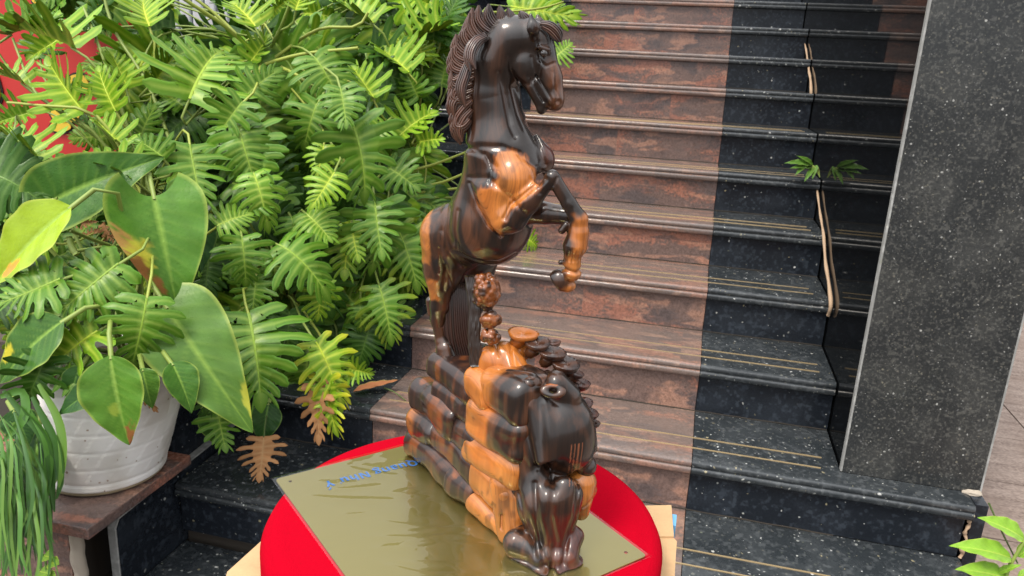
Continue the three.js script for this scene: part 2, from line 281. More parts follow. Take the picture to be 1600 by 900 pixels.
// ------------------------------------------------------------------ signed-distance mesher (surface nets)
function sdfMesh(fn, lo, hi, h, colour) {
  const nx = Math.ceil((hi.x - lo.x) / h) + 1, ny = Math.ceil((hi.y - lo.y) / h) + 1, nz = Math.ceil((hi.z - lo.z) / h) + 1, B = 8;
  const F = new Float32Array(nx * ny * nz).fill(1), id = (i, j, k) => (k * ny + j) * nx + i, lim = B * h * .5 * 1.74 * 1.35 + h * 2;
  const active = [], locals = [], vf = [];
  for (let k = 0; k < nz; k += B) for (let j = 0; j < ny; j += B) for (let i = 0; i < nx; i += B) {
    const qx = lo.x + (i + B / 2) * h, qy = lo.y + (j + B / 2) * h, qz = lo.z + (k + B / 2) * h, d = fn(qx, qy, qz), full = Math.abs(d) < lim; const fl = full && fn.local ? fn.local(qx, qy, qz, B * h * .5 * 1.74 + 2 * h, d) : fn; if (full) { active.push(i, j, k); locals.push(fl); }
    for (let c = k; c < Math.min(k + B, nz); c++) for (let b = j; b < Math.min(j + B, ny); b++) for (let a = i; a < Math.min(i + B, nx); a++) F[id(a, b, c)] = full ? fl(lo.x + a * h, lo.y + b * h, lo.z + c * h) : d;
  }
  const VI = new Int32Array(nx * ny * nz).fill(-1), pos = [], idx = [];
  const E12 = [[0, 1], [2, 3], [4, 5], [6, 7], [0, 2], [1, 3], [4, 6], [5, 7], [0, 4], [1, 5], [2, 6], [3, 7]], g = new Float32Array(8);
  for (let q = 0; q < active.length; q += 3) for (let c = Math.max(0, active[q + 2] - 1); c < Math.min(active[q + 2] + B, nz - 1); c++) for (let b = Math.max(0, active[q + 1] - 1); b < Math.min(active[q + 1] + B, ny - 1); b++) for (let a = Math.max(0, active[q] - 1); a < Math.min(active[q] + B, nx - 1); a++) {
    const o = id(a, b, c); if (VI[o] >= 0) continue; let m = 0;
    for (let s = 0; s < 8; s++) { g[s] = F[o + (s & 1) + ((s >> 1) & 1) * nx + (s >> 2) * nx * ny]; if (g[s] < 0) m |= 1 << s; }
    if (m === 0 || m === 255) continue; let x = 0, y = 0, z = 0, n = 0;
    for (const [p, r] of E12) { if ((g[p] < 0) === (g[r] < 0)) continue; const t = g[p] / (g[p] - g[r]); x += lerp(p & 1, r & 1, t); y += lerp((p >> 1) & 1, (r >> 1) & 1, t); z += lerp(p >> 2, r >> 2, t); n++; }
    VI[o] = pos.length / 3; vf.push(locals[q / 3]); pos.push(lo.x + (a + x / n) * h, lo.y + (b + y / n) * h, lo.z + (c + z / n) * h);
  }
  for (let c = 1; c < nz - 1; c++) for (let b = 1; b < ny - 1; b++) for (let a = 1; a < nx - 1; a++) {
    const o = id(a, b, c); if (VI[o] < 0) continue; const s = F[o] < 0;
    const quad = (p, q, r, t, f) => { p = VI[p]; q = VI[q]; r = VI[r]; t = VI[t]; if (p < 0 || q < 0 || r < 0 || t < 0) return; f ? idx.push(p, q, r, p, r, t) : idx.push(p, r, q, p, t, r); };
    const X = 1, Y = nx, Z = nx * ny;
    if (s !== (F[o + X] < 0)) quad(o - Y - Z, o - Z, o, o - Y, s);
    if (s !== (F[o + Y] < 0)) quad(o - X - Z, o - X, o, o - Z, s);
    if (s !== (F[o + Z] < 0)) quad(o - X - Y, o - Y, o, o - X, s);
  }
  const nv = pos.length / 3, nor = new Float32Array(nv * 3), col = colour ? new Float32Array(nv * 3) : null, e = h * .7;
  for (let i = 0; i < nv; i++) {
    const x = pos[3 * i], y = pos[3 * i + 1], z = pos[3 * i + 2];
    const F1 = vf[i], a = F1(x + e, y - e, z - e), b = F1(x - e, y - e, z + e), c = F1(x - e, y + e, z - e), d = F1(x + e, y + e, z + e);
    let X = a - b - c + d, Y = -a - b + c + d, Z = -a + b - c + d; const l = Math.hypot(X, Y, Z) || 1; nor[3 * i] = X / l; nor[3 * i + 1] = Y / l; nor[3 * i + 2] = Z / l;
    if (col) { const q = colour(x, y, z, X / l, Y / l, Z / l); col[3 * i] = q[0]; col[3 * i + 1] = q[1]; col[3 * i + 2] = q[2]; }
  }
  const uvs = new Float32Array(nv * 2); for (let i = 0; i < nv; i++) { const X = sX(pos[3 * i], pos[3 * i + 2]), f = sF(pos[3 * i], pos[3 * i + 2]); uvs[2 * i] = (X * .8 + f * .6) * 9; uvs[2 * i + 1] = (pos[3 * i + 1] + .15 * X) * 2.2; }
  const G = new THREE.BufferGeometry(); G.setAttribute('uv', new THREE.BufferAttribute(uvs, 2)); G.setAttribute('position', new THREE.Float32BufferAttribute(pos, 3)); G.setAttribute('normal', new THREE.BufferAttribute(nor, 3)); if (col) G.setAttribute('color', new THREE.BufferAttribute(col, 3)); G.setIndex(idx); return G;
}
const smin = (a, b, k) => { const h = Math.max(k - Math.abs(a - b), 0) / k; return Math.min(a, b) - h * h * k * .25; };
const smax = (a, b, k) => -smin(-a, -b, k);
const mpp = (p) => -p.clone().sub(CP).applyQuaternion(camera.quaternion.clone().invert()).z / FPX;   // metres per photograph pixel at a point
const J = (x, y, L, r) => { const p = vp(x, y, L); return [p.x, p.y, p.z, r * mpp(p)]; };
function cap(a, b) { const [ax, ay, az, ra] = a, [bx, by, bz, rb] = b, dx = bx - ax, dy = by - ay, dz = bz - az, l2 = dx * dx + dy * dy + dz * dz || 1e-12, dr = rb - ra;
  return (x, y, z) => { const px = x - ax, py = y - ay, pz = z - az; let t = (px * dx + py * dy + pz * dz) / l2; t = t < 0 ? 0 : t > 1 ? 1 : t; const qx = px - t * dx, qy = py - t * dy, qz = pz - t * dz; return Math.sqrt(qx * qx + qy * qy + qz * qz) - ra - dr * t; }; }
const ball = a => (x, y, z) => Math.hypot(x - a[0], y - a[1], z - a[2]) - a[3];
// ellipsoid with axes along the viewer-facing upright frame: half sizes in pixels across, up and in metres deep, turned by rot in its plane
function elli(px, py, L, rx, ry, rz, rot = 0) { const p = vp(px, py, L), m = mpp(p), c = Math.cos(rot), s = Math.sin(rot), mn = Math.min(rx * m, ry * m, rz * m);
  return (x, y, z) => { const dx = x - p.x, dy = y - p.y, dz = z - p.z, a = dx * RT.x + dz * RT.z, f = dx * FW.x + dz * FW.z, u = (a * c + dy * s) / (rx * m), v = (-a * s + dy * c) / (ry * m), w = f / (rz * m); const k = Math.sqrt(u * u + v * v + w * w); return (k - 1) * mn * (k > 1 ? 1 : 1); }; }
const bounds = (fs, pad) => { };

// the statue's own upright frame: X across, Y up (pixels of the photograph measured at distance .79), used for carved lines and inlaid colours
const SO = vp(800, 450, .79), SM = mpp(SO);
const sX = (x, z) => (x - SO.x) * RT.x + (z - SO.z) * RT.z, sF = (x, z) => (x - SO.x) * FW.x + (z - SO.z) * FW.z;
const pt2 = (px, py, L = .79) => { const p = vp(px, py, L); return [sX(p.x, p.z), p.y]; };
function segD(x, y, P) { let m = 1e9; for (let i = 0; i + 1 < P.length; i++) { const a = P[i], b = P[i + 1], dx = b[0] - a[0], dy = b[1] - a[1]; let t = ((x - a[0]) * dx + (y - a[1]) * dy) / (dx * dx + dy * dy || 1e-12); t = t < 0 ? 0 : t > 1 ? 1 : t; const q = Math.hypot(x - a[0] - t * dx, y - a[1] - t * dy); if (q < m) m = q; } return m; }
function polyD(x, y, P) { let ins = false, m = 1e9; for (let i = 0, j = P.length - 1; i < P.length; j = i++) { const a = P[i], b = P[j]; if ((a[1] > y) !== (b[1] > y) && x < (b[0] - a[0]) * (y - a[1]) / (b[1] - a[1]) + a[0]) ins = !ins; const dx = b[0] - a[0], dy = b[1] - a[1]; let t = ((x - a[0]) * dx + (y - a[1]) * dy) / (dx * dx + dy * dy || 1e-12); t = t < 0 ? 0 : t > 1 ? 1 : t; m = Math.min(m, Math.hypot(x - a[0] - t * dx, y - a[1] - t * dy)); } return ins ? -m : m; }

// wood: dark heartwood with streaks, pale orange sapwood
const DARK = [.011, .0066, .005], BRN = [.085, .033, .015], RED = [.11, .022, .013], ORA = [.42, .115, .014], ORB = [.55, .21, .045];
function heart(x, y, z, streak = .5, red = 0) {
  const wx = x + .012 * (n3(x * 22, y * 9, z * 22) - .5), wz = z + .012 * (n3(x * 22 + 7, y * 9, z * 22) - .5);
  const r = Math.hypot(wx + .33, wz - .74) * 190 + 3 * n3(x * 14, y * 5, z * 14), g = .5 + .5 * Math.sin(r * 2.2), f = n3(wx * 420, y * 26, wz * 420), b = fbm(wx * 60, y * 7, wz * 60, 3);
  const t = clamp(sstep(.42, .72, b + .22 * (g - .5) + .18 * (f - .5)) * (.35 + streak) + .06 * f);
  return mix3(mix3(DARK, BRN, t), RED, red * (.55 + .45 * f));
}
function sap(x, y, z) { const f = n3(x * 300, y * 22, z * 300), b = fbm(x * 40, y * 12, z * 40, 3), c = mix3(ORA, ORB, b); const k = .86 + .2 * f - .5 * sstep(.66, .8, n3(x * 120, y * 60 + 3, z * 120)) * sstep(.5, .7, b); return c.map(q => q * k); }
const tGrain = grey(512, (u, v) => { const w = u + .03 * (fbm(u * 5, v * 4, 3, 3, 0) - .5); const a = fbm(w * 70, v * 5, 4, 4), b = n3(w * 240, v * 9, 6), p = n3(u * 300, v * 40, 9); return clamp(.8 + .6 * (a - .45) + .22 * (b - .5) - (p > .88 ? .3 : 0)); });
const mWood = phys({ vertexColors: true, map: tGrain, color: new THREE.Color().setRGB(1.08, 1.04, 1.0), roughness: .45, specularIntensity: .35, clearcoat: 1, clearcoatRoughness: .17 });
const mWoodHair = phys({ vertexColors: true, roughness: .34, clearcoat: .7, clearcoatRoughness: .2 });

const statue = thing('horse_statue', 'glossy carved dark wood rearing horse on a rock base with orange sapwood patches', 'statue', V(-.27, .713, .85));
{
  const P = [], add = (k, f) => P.push([k, f]);
  const k1 = .012, k2 = .006;
  // torso
  add(k1, cap(J(786, 240, .80, 56), J(770, 330, .82, 60))); add(k1, cap(J(770, 330, .82, 60), J(715, 372, .86, 52))); add(k1, ball(J(768, 356, .815, 59)));
  add(k1, cap(J(700, 366, .86, 43), J(693, 420, .865, 30))); add(k1, cap(J(693, 415, .865, 30), J(689, 476, .87, 16)));
  add(k1, ball(J(838, 250, .795, 29))); add(k1, ball(J(802, 278, .775, 42))); add(k1, cap(J(775, 300, .775, 30), J(786, 345, .765, 20)));
  // neck and head
  add(k1, cap(J(784, 228, .80, 55), J(770, 150, .80, 39))); add(k1, cap(J(770, 150, .80, 39), J(772, 95, .795, 37))); add(k1, cap(J(772, 95, .795, 37), J(797, 62, .79, 33))); add(k1, cap(J(797, 62, .79, 33), J(826, 57, .785, 27)));
  const kh = .004;
  add(kh, elli(820, 98, .785, 27, 31, 25, .25)); add(.008, cap(J(840, 66, .785, 26), J(858, 120, .782, 18))); add(.005, cap(J(824, 112, .783, 18), J(846, 150, .782, 11))); add(.006, cap(J(858, 120, .782, 19), J(862, 152, .78, 17)));
  add(.004, elli(867, 158, .779, 14, 16, 18)); add(.004, cap(J(868, 122, .782, 9), J(872, 152, .78, 8)));
  add(.005, cap(J(832, 128, .78, 14), J(845, 166, .78, 7.5))); add(.003, ball(J(846, 172, .78, 7)));
  add(.004, cap(J(842, 74, .767, 4.5), J(856, 78, .770, 4))); add(.006, cap(J(848, 98, .772, 5), J(860, 132, .772, 4)));
  add(.0015, cap(J(835, 58, .762, 8), J(833, 43, .754, 9.5))); add(.003, cap(J(833, 43, .754, 9.5), J(829, 23, .754, 2.5)));
  add(.002, cap(J(846, 52, .79, 7.5), J(843, 36, .79, 7))); add(.003, cap(J(843, 36, .79, 7), J(840, 25, .79, 3)));
  // near fore leg
  add(.005, cap(J(798, 340, .765, 25), J(826, 312, .757, 20))); add(.004, cap(J(826, 312, .757, 20), J(861, 277, .75, 11.5))); add(.006, cap(J(798, 342, .765, 22), J(786, 357, .768, 10)));
  add(.003, cap(J(864, 277, .75, 11), J(889, 318, .75, 11.5))); add(.003, cap(J(889, 318, .75, 11.5), J(903, 340, .75, 13.5))); add(.005, cap(J(905, 345, .75, 13.5), J(904, 362, .75, 14.5)));
  add(.004, cap(J(904, 364, .75, 15.5), J(899, 384, .75, 19.5))); add(.003, cap(J(895, 392, .752, 14), J(893, 426, .752, 13.5))); add(.004, elli(894, 424, .752, 14, 14, 13));
  add(.002, ball(J(876, 410, .752, 4.2))); add(.002, cap(J(878, 360, .75, 6), J(884, 352, .75, 6)));
  { const hb = elli(874, 438, .755, 18, 18, 15), hc = pt2(874, 438, .755); add(.0015, (x, y, z) => smax(hb(x, y, z), -(sX(x, z) - hc[0]) * .8 - (y - hc[1]) * .6 - 9 * SM, .002)); } add(.002, elli(886, 446, .757, 14, 11, 14));
  // far fore leg, bent back
  add(.006, cap(J(815, 328, .80, 25), J(850, 333, .79, 17))); add(.004, cap(J(850, 333, .79, 17), J(888, 337, .785, 15))); add(.003, cap(J(888, 337, .785, 15), J(896, 362, .79, 10)));
  // near hind leg
  add(.005, cap(J(688, 478, .87, 16), J(686, 500, .874, 13))); add(.003, cap(J(685, 498, .874, 12.5), J(691, 530, .872, 10.5))); add(.003, elli(693, 534, .871, 13, 11, 13)); add(.0015, cap(J(697, 545, .868, 16), J(700, 560, .866, 18)));
  add(.004, cap(J(672, 470, .885, 7), J(673, 490, .882, 5)));
  // far hind leg
  add(.01, cap(J(738, 410, .90, 40), J(736, 470, .905, 24))); add(.005, cap(J(736, 470, .905, 22), J(727, 520, .90, 13))); add(.004, cap(J(727, 520, .90, 13), J(730, 556, .89, 14)));
  const carve = [];
  const gr = (w, dep, pts, L) => carve.push([w * SM, dep * SM, pts.map(p => pt2(p[0], p[1], L))]);
  gr(5, 4.5, [[782, 116], [788, 150], [797, 195], [804, 210]]); gr(5, 4, [[803, 138], [816, 178], [836, 220], [845, 250], [843, 275]]); gr(3.5, 3, [[822, 190], [842, 225], [851, 255]]);
  gr(5, 3.5, [[724, 234], [752, 226], [786, 226], [812, 236], [834, 258], [843, 290]]); gr(5, 4, [[727, 229], [760, 238], [776, 256], [777, 275]]); gr(5, 3.5, [[736, 276], [765, 273], [777, 283]]);
  gr(3, 3.5, [[735, 285], [748, 318], [764, 345], [783, 364]]); gr(3.5, 5, [[790, 330], [800, 311], [822, 293], [850, 270]]); gr(3, 2, [[776, 280], [800, 300], [820, 322]]);
  gr(3, 2, [[796, 90], [798, 110], [808, 124], [826, 132], [838, 118]]); gr(2.5, 2, [[836, 60], [845, 100], [842, 118]]); gr(3, 2, [[829, 120], [842, 146], [858, 164]]);
  gr(6, 5, [[697, 326], [690, 370], [698, 402], [718, 432]]); gr(4, 3, [[683, 400], [690, 440], [684, 478]]); gr(3, 2.5, [[692, 430], [698, 470], [697, 500]]); gr(2, 1.5, [[830, 90], [835, 112], [830, 126]]);
  gr(1.6, 2.2, [[838, 119], [831, 130], [848, 158]]); gr(1.8, 2.4, [[838, 119], [850, 136], [860, 156], [860, 166]]); gr(1.6, 2, [[842, 94], [852, 104], [866, 98]]); gr(1.6, 2, [[862, 112], [864, 138], [870, 150]]); 
  gr(3, 3, [[806, 398], [780, 410], [745, 408], [705, 400]]); gr(2.5, 2.5, [[716, 330], [712, 360], [716, 395]]); gr(2, 2, [[760, 236], [770, 262], [766, 280]]);
  gr(1.6, 1.6, [[680, 546], [690, 543], [702, 543], [716, 547]]); gr(3, 5, [[876, 404], [896, 409], [916, 403]]); gr(2, 2, [[862, 280], [868, 268]]);
  for (let i = 0; i < 7; i++) { gr(1, 1.5, [[881 + i * 5.3, 372 + (i % 2) * 4], [880 + i * 5.5, 392]]); gr(1, 1.3, [[684 + i * 5, 545], [683 + i * 5.4, 553]]); }
  for (let i = 0; i < 4; i++) gr(1.2, 1.5, [[866 + i * 7, 446 + i * 2], [870 + i * 6, 456]]);
  const eyeS = ball(J(849.5, 83, .763, 6.2)), ear = cap(J(834, 52, .746, 5), J(831, 31, .747, 3.2)), nos = elli(873, 159, .766, 5, 5.5, 7), mouth = cap(J(846, 154, .771, 1.8), J(856, 178, .769, 2.2)), mouth2 = cap(J(846, 154, .784, 1.6), J(856, 178, .784, 2.2));
  const floorY = vp(700, 566, .866).y;
  const mk = (P, carve) => (x, y, z) => {
    let d = P[0][1](x, y, z); for (let i = 1; i < P.length; i++) { const e = P[i][1](x, y, z); d = smin(d, e, P[i][0]); }
    if (d > .02 || d < -.02) return d;
    const X = sX(x, z), f = sF(x, z);
    for (const [w, dep, pl] of carve) { const q = segD(X, y, pl); if (q < w * 2.2) d += dep * Math.exp(-(q * q) / (w * w)) * .8; }
    d = smax(d, -eyeS(x, y, z), .0015); d = smax(d, -ear(x, y, z), .002); d = smax(d, -nos(x, y, z), .002); d = smax(d, -mouth(x, y, z), .0015); d = smax(d, -mouth2(x, y, z), .0015);
    d = Math.max(d, floorY - y);
    return d;
  };
  const fnH = mk(P, carve); fnH.local = (x, y, z, r, d) => mk(P.filter((p, i) => p[1](x, y, z) - r < Math.max(d, -.03) + r + .03), carve.filter(([w, dep, pl]) => segD(sX(x, z), y, pl) < r + w * 2.3));
  const poly = a => a.map(p => pt2(p[0], p[1]));
  const pA = poly([[776, 240], [784, 231], [800, 231], [818, 240], [832, 256], [841, 278], [834, 290], [815, 304], [797, 320], [788, 338], [783, 362], [766, 346], [752, 322], [746, 300], [750, 289], [772, 284], [780, 268], [775, 252]]);
  const pFoot = poly([[893, 326], [930, 320], [930, 430], [907, 440], [884, 452], [874, 440], [884, 425], [880, 398], [890, 372]]), pNose = poly([[858, 92], [870, 92], [890, 160], [868, 182], [856, 172], [862, 140], [850, 112]]);
  const pRump = poly([[640, 334], [664, 340], [661, 380], [664, 412], [662, 432], [640, 432]]), pHock = poly([[655, 458], [674, 462], [676, 494], [655, 500]]);
  const red = [[J(862, 240, .79, 20)], [J(815, 352, .77, 24)], [J(810, 385, .80, 34)], [J(700, 470, .87, 18)]];
  const pB = poly([[700, 330], [745, 300], [770, 350], [790, 375], [760, 405], [715, 400], [700, 372]]);
  const colH = (x, y, z) => {
    const X = sX(x, z), f = sF(x, z), w = (n3(x * 160, y * 160, z * 160) - .5) * .004; let rd = 0; for (const [r] of red) rd = Math.max(rd, 1 - sstep(.4, 1.3, Math.hypot(x - r[0], y - r[1], z - r[2]) / r[3]));
    let st = .12; const dB = polyD(X, y, pB); if (dB < .012 && f < .06) st += .75 * sstep(.012, -.012, dB);
    if (X < pt2(705, 300)[0]) st += .35; if (X < pt2(735, 300)[0] && y > pt2(0, 250)[1] && y < pt2(0, 110)[1]) st += .5 * sstep(pt2(746, 160)[0], pt2(732, 160)[0], X);
    let c = heart(x, y, z, st, rd * .8);
    if (f < .02) { const d = polyD(X, y, pA) + w; c = mix3(c, mix3(BRN, ORA, .4), .8 * sstep(.0035, .0005, d + (n3(x * 500, y * 40, z * 500) - .5) * .004)); c = mix3(c, sap(x, y, z), sstep(.001, -.001, d + (n3(x * 500, y * 40, z * 500) - .5) * .0016)); }
    const d2 = polyD(X, y, pFoot) + w * 1.5; if (f < .02) c = mix3(c, mix3(sap(x, y, z), RED, .12), sstep(.004, -.004, d2));
    const d3 = polyD(X, y, pNose) + w; c = mix3(c, mix3(BRN, ORA, .5 * n3(x * 300, y * 60, z * 300)), .7 * sstep(.005, -.006, d3));
    const d4 = Math.min(polyD(X, y, pRump), polyD(X, y, pHock)) + w; c = mix3(c, sap(x, y, z), .9 * sstep(.003, -.002, d4));
    return c;
  };
  const lo = V(1e9, 1e9, 1e9), hi = V(-1e9, -1e9, -1e9);
  for (const [x, y, L, r] of [[640, 320, .93, 10], [640, 560, .93, 10], [930, 20, .72, 5], [930, 450, .72, 20], [700, 20, .72, 5], [700, 560, .8, 16], [930, 450, .93, 10], [640, 320, .72, 10]]) { const q = vp(x, y, L); lo.min(q); hi.max(q); }
  lo.y = floorY - .004; hi.y = vp(800, 10, .72).y;
  part(statue, 'horse_body', sdfMesh(fnH, lo, hi, .00125, colH), mWood);
  const eb = new THREE.SphereGeometry(1, 24, 16), ep = J(849.5, 83.5, .7655, 6); eb.scale(ep[3], ep[3], ep[3]); eb.translate(ep[0], ep[1], ep[2]);
  part(statue, 'eye', eb, phys({ color: new THREE.Color().setRGB(.02, .012, .009), roughness: .1, clearcoat: 1 }));

  // mane, forelock and tail: carved locks, each a bundle of fine strands
  const strand = (pts, r) => { const g = smoothTube(pts, r, t => .55 + .45 * Math.sin(Math.min(1, t * 1.6 + .25) * 1.57) - .8 * Math.pow(t, 4), 14, 6); return g; };
  function locks(name, list, width, nst, Lf, tone) {
    const gs = []; let q = 0;
    for (const pts of list) for (let s = 0; s < nst; s++) {
      const o = (s / (nst - 1) - .5), P3 = pts.map((p, i) => { const n = pts.length - 1, a = pts[Math.max(0, i - 1)], b = pts[Math.min(n, i + 1)], tx = b[0] - a[0], ty = b[1] - a[1], l = Math.hypot(tx, ty) || 1, k = width * (i === n ? .12 : i === 0 ? .75 : 1) * o * (p[3] || 1); const L = Lf + (p[2] || 0) - .006 * Math.cos(o * 3) ; return vp(p[0] - ty / l * k, p[1] + tx / l * k, L + .003 * o); });
      const g = strand(P3, width * .74 / nst * SM), c = new Float32Array(g.attributes.position.count * 3), ps = g.attributes.position, tn = hash3(q, s, 5);
      for (let i = 0; i < ps.count; i++) { const h = heart(ps.getX(i), ps.getY(i), ps.getZ(i), tone + .3 * tn, .25 * tn); c[3 * i] = h[0]; c[3 * i + 1] = h[1]; c[3 * i + 2] = h[2]; }
      g.setAttribute('color', new THREE.BufferAttribute(c, 3)); gs.push(g); q++;
    }
    return part(statue, name, mergeGeometries(gs), mWoodHair);
  }
  const mane = [[[826, 38], [819, 30], [812, 17]], [[818, 42], [802, 34], [793, 12]], [[806, 44], [788, 34], [780, 8]], [[800, 48], [774, 40], [763, 24], [764, 6]], [[786, 54], [762, 46], [748, 30], [748, 8]], [[780, 60], [752, 56], [739, 38], [738, 12]], [[772, 66], [746, 62], [732, 46], [734, 20]], [[766, 74], [738, 72], [726, 56], [731, 36]],
  [[758, 84], [730, 84], [714, 70], [713, 53]], [[752, 92], [728, 94], [712, 84], [716, 60]], [[748, 98], [724, 104], [708, 92], [707, 75]], [[746, 106], [722, 110], [708, 104], [706, 88]], [[742, 112], [722, 116], [708, 124], [705, 108]], [[742, 118], [724, 128], [710, 146], [709, 168]], [[740, 140], [722, 148], [708, 162], [710, 186]], [[738, 155], [724, 168], [712, 186], [713, 205]], [[737, 170], [724, 184], [716, 204], [722, 222]], [[734, 185], [722, 196], [714, 196], [712, 178]], [[738, 130], [722, 134], [709, 132], [706, 120]], [[736, 150], [720, 156], [708, 150], [707, 140]]];
  const nl = []; for (const l of mane) { nl.push(l.map(p => [p[0], p[1], 0])); nl.push(l.map((p, i) => [p[0] - 2, p[1] + 4, .014])); }
  locks('mane', nl, 17, 6, .785, .35);
  locks('mane', [[[760, 56, 0], [744, 66, -.012], [735, 88, -.018], [743, 108, -.02]], [[752, 58, 0], [738, 72, -.008], [733, 92, -.012], [735, 112, -.014]], [[733, 96, 0], [726, 118, -.004], [720, 140, -.006], [727, 168, -.006]]], 15, 6, .777, .2);
  locks('forelock', [[[844, 38, 0], [858, 41, .0], [870, 51, .0], [877, 64, .0]], [[846, 42, 0], [858, 49, 0], [867, 58, 0], [874, 66, 0]], [[846, 36, .006], [862, 40, .012], [874, 52, .012], [876, 66, .012]]], 9, 4, .774, .3);
  const tail = []; for (let i = 0; i < 9; i++) { const a = i / 8; tail.push([[702 + 26 * a, 440 + 6 * a, 0], [704 + 26 * a, 485, -.004], [706 + 28 * a, 525, -.006], [lerp(714, 744, a), 562, -.006]]); }
  locks('tail', tail, 22, 5, .872, .15);
}
// ------------------------------------------------------------------ rock base of the statue
{
  const A = V(-.401, .7125, .763), U = V(.756, 0, .654), W = V(-.654, 0, .756);
  const toUVW = (x, y, z) => { const dx = x - A.x, dz = z - A.z; return [dx * U.x + dz * U.z, y - A.y, dx * W.x + dz * W.z]; };
  const stones = [ // u0 u1 v0 v1 wOuter wInner, orange from-u, tint
    [.016, .124, 0, .037, .013, -.09, 9, .35], [.122, .17, 0, .034, .012, -.08, 9, .7], [.166, .238, 0, .024, .013, -.06, 0, 0],
    [.019, .078, .034, .071, .012, -.09, .034, .3], [.074, .168, .034, .071, .012, -.09, 9, .55],
    [.024, .119, .068, .107, .011, -.09, 9, .5], [.117, .17, .066, .101, .010, -.08, 9, .35],
    [.07, .158, .1, .133, .010, -.09, 9, .45], [.06, .15, .130, .1555, .010, -.08, 9, .5], [.146, .187, .134, .168, .010, -.07, 0, 0],
    [.155, .25, .097, .142, .013, -.06, 0, 0, .205], [.174, .245, .139, .181, .011, -.05, 0, 0, .205], [.155, .246, .063, .099, .012, -.06, 0, 0], [.168, .236, .028, .067, .012, -.06, 0, 0]];
  let si = 0;
  for (const [u0, u1, v0, v1, w1, w0, ora, tint, back] of stones) {
    const cu = (u0 + u1) / 2, cv = (v0 + v1) / 2, cw = (w0 + w1) / 2, hu = (u1 - u0) / 2 + .004, hv = (v1 - v0) / 2 + .0028 * (v1 !== .1555), hw = (w1 - w0) / 2, r = Math.min(hv * .9, .0165), s = si++;
    const fn = (x, y, z) => { const q = toUVW(x, y, z); const a = Math.abs(q[0] - cu) - hu + r, c = Math.abs(q[2] - cw) - hw + r; let b = Math.abs(q[1] - cv - (s === 8 ? 0 : .003 * Math.sin(q[0] * 40 + s))) - hv + r * (s === 8 ? .6 : 1);
      const l2 = Math.hypot(Math.max(b, 0), Math.max(c, 0)) + Math.min(Math.max(b, c), 0) - r, l = smax(l2, a - r, ora < 1 ? .016 : .009); return l - .0008 + (n3(x * 45 + s, y * 60, z * 45) - .5) * .004 + (n3(x * 18 + s * 3, y * 18, z * 18) - .5) * .009 * (s === 8 ? .3 : 1); };
    const col = (x, y, z) => { const q = toUVW(x, y, z); const hc = heart(x * 1.1 + s * .13, y * (s < 9 ? .6 : 1) + s, z * 1.1, tint, .1); if (ora > 1) { const e = n3(x * 70, y * 20, z * 70 + s); return mix3(hc, ORA, .35 * sstep(.62, .8, e + (q[0] < u0 + .02 ? .12 : 0))); }
      let c = sap(x, y, z); if (ora > 0) c = mix3(hc, c, .8 * sstep(.045, .02, q[0] + .02 * n3(x * 80, y * 20, z * 80) - .01)); if (back) c = mix3(c, heart(x, y, z, .6), sstep(back - .008, back + .01, q[0] + .012 * (n3(x * 90, y * 12, z * 90) - .5))); return c; };
    const lo = V(1e9, 1e9, 1e9), hi = V(-1e9, -1e9, -1e9); for (const u of [u0 - .01, u1 + .01]) for (const w of [w0 - .01, w1 + .01]) for (const v of [v0 - .01, v1 + .01]) { const q = A.clone().addScaledVector(U, u).addScaledVector(W, w); q.y += v; lo.min(q); hi.max(q); }
    part(statue, 'base_stone', sdfMesh((x, y, z) => Math.max(fn(x, y, z), .7125 - y), lo, hi, .0018, col), mWood);
  }
  // front boulder with its fluted foot
  const P = [], add = (k, f) => P.push([k, f]);
  add(.01, elli(868, 668, .752, 60, 68, 60)); add(.01, elli(885, 690, .752, 48, 50, 50)); add(.008, elli(838, 608, .765, 36, 34, 40)); add(.012, cap(J(822, 630, .735, 22), J(832, 740, .725, 20))); add(.012, cap(J(842, 600, .735, 12), J(848, 720, .71, 12)));
  add(.004, cap(J(924, 684, .765, 11), J(924, 700, .76, 12))); add(.004, elli(914, 726, .75, 20, 18, 22)); add(.006, cap(J(796, 588, .755, 10), J(842, 596, .74, 13))); add(.005, cap(J(800, 606, .745, 7), J(826, 600, .73, 9)));
  add(.004, cap(J(868, 600, .74, 22), J(885, 620, .745, 24)));
  const foot = []; const addF = (k, f) => foot.push([k, f]);
  addF(.012, cap(J(832, 720, .73, 24), J(842, 790, .713, 30))); addF(.010, cap(J(842, 785, .713, 30), J(852, 862, .71, 22))); addF(.006, cap(J(884, 772, .715, 27), J(868, 850, .705, 22))); addF(.006, elli(846, 874, .70, 58, 9, 40)); addF(.008, cap(J(862, 780, .702, 22), J(858, 848, .70, 19))); addF(.006, elli(880, 786, .706, 27, 46, 20)); addF(.005, elli(816, 762, .735, 22, 12, 22));
  addF(.005, cap(J(806, 848, .705, 22), J(842, 866, .693, 16))); addF(.005, cap(J(884, 868, .695, 16), J(896, 838, .71, 15))); addF(.006, cap(J(845, 868, .69, 17), J(885, 872, .695, 16))); addF(.004, cap(J(820, 840, .72, 24), J(880, 840, .73, 26)));
  addF(.006, cap(J(850, 740, .75, 40), J(855, 850, .74, 40)));
  const gro = [[9, 8, [[850, 596], [843, 640], [845, 690], [852, 738]]], [4, 4, [[836, 752], [838, 800], [850, 856]]], [4, 4, [[903, 752], [896, 800], [878, 856]]], [6, 4, [[864, 756], [858, 790], [866, 830], [860, 870]]], [4, 4, [[812, 770], [826, 815], [836, 845]]], [5, 4, [[812, 620], [824, 680], [838, 735]]]].map(([w, d, p]) => [w * SM, d * SM, p.map(q => pt2(q[0], q[1], .71))]);
  const under = elli(880, 748, .69, 60, 9, 60);
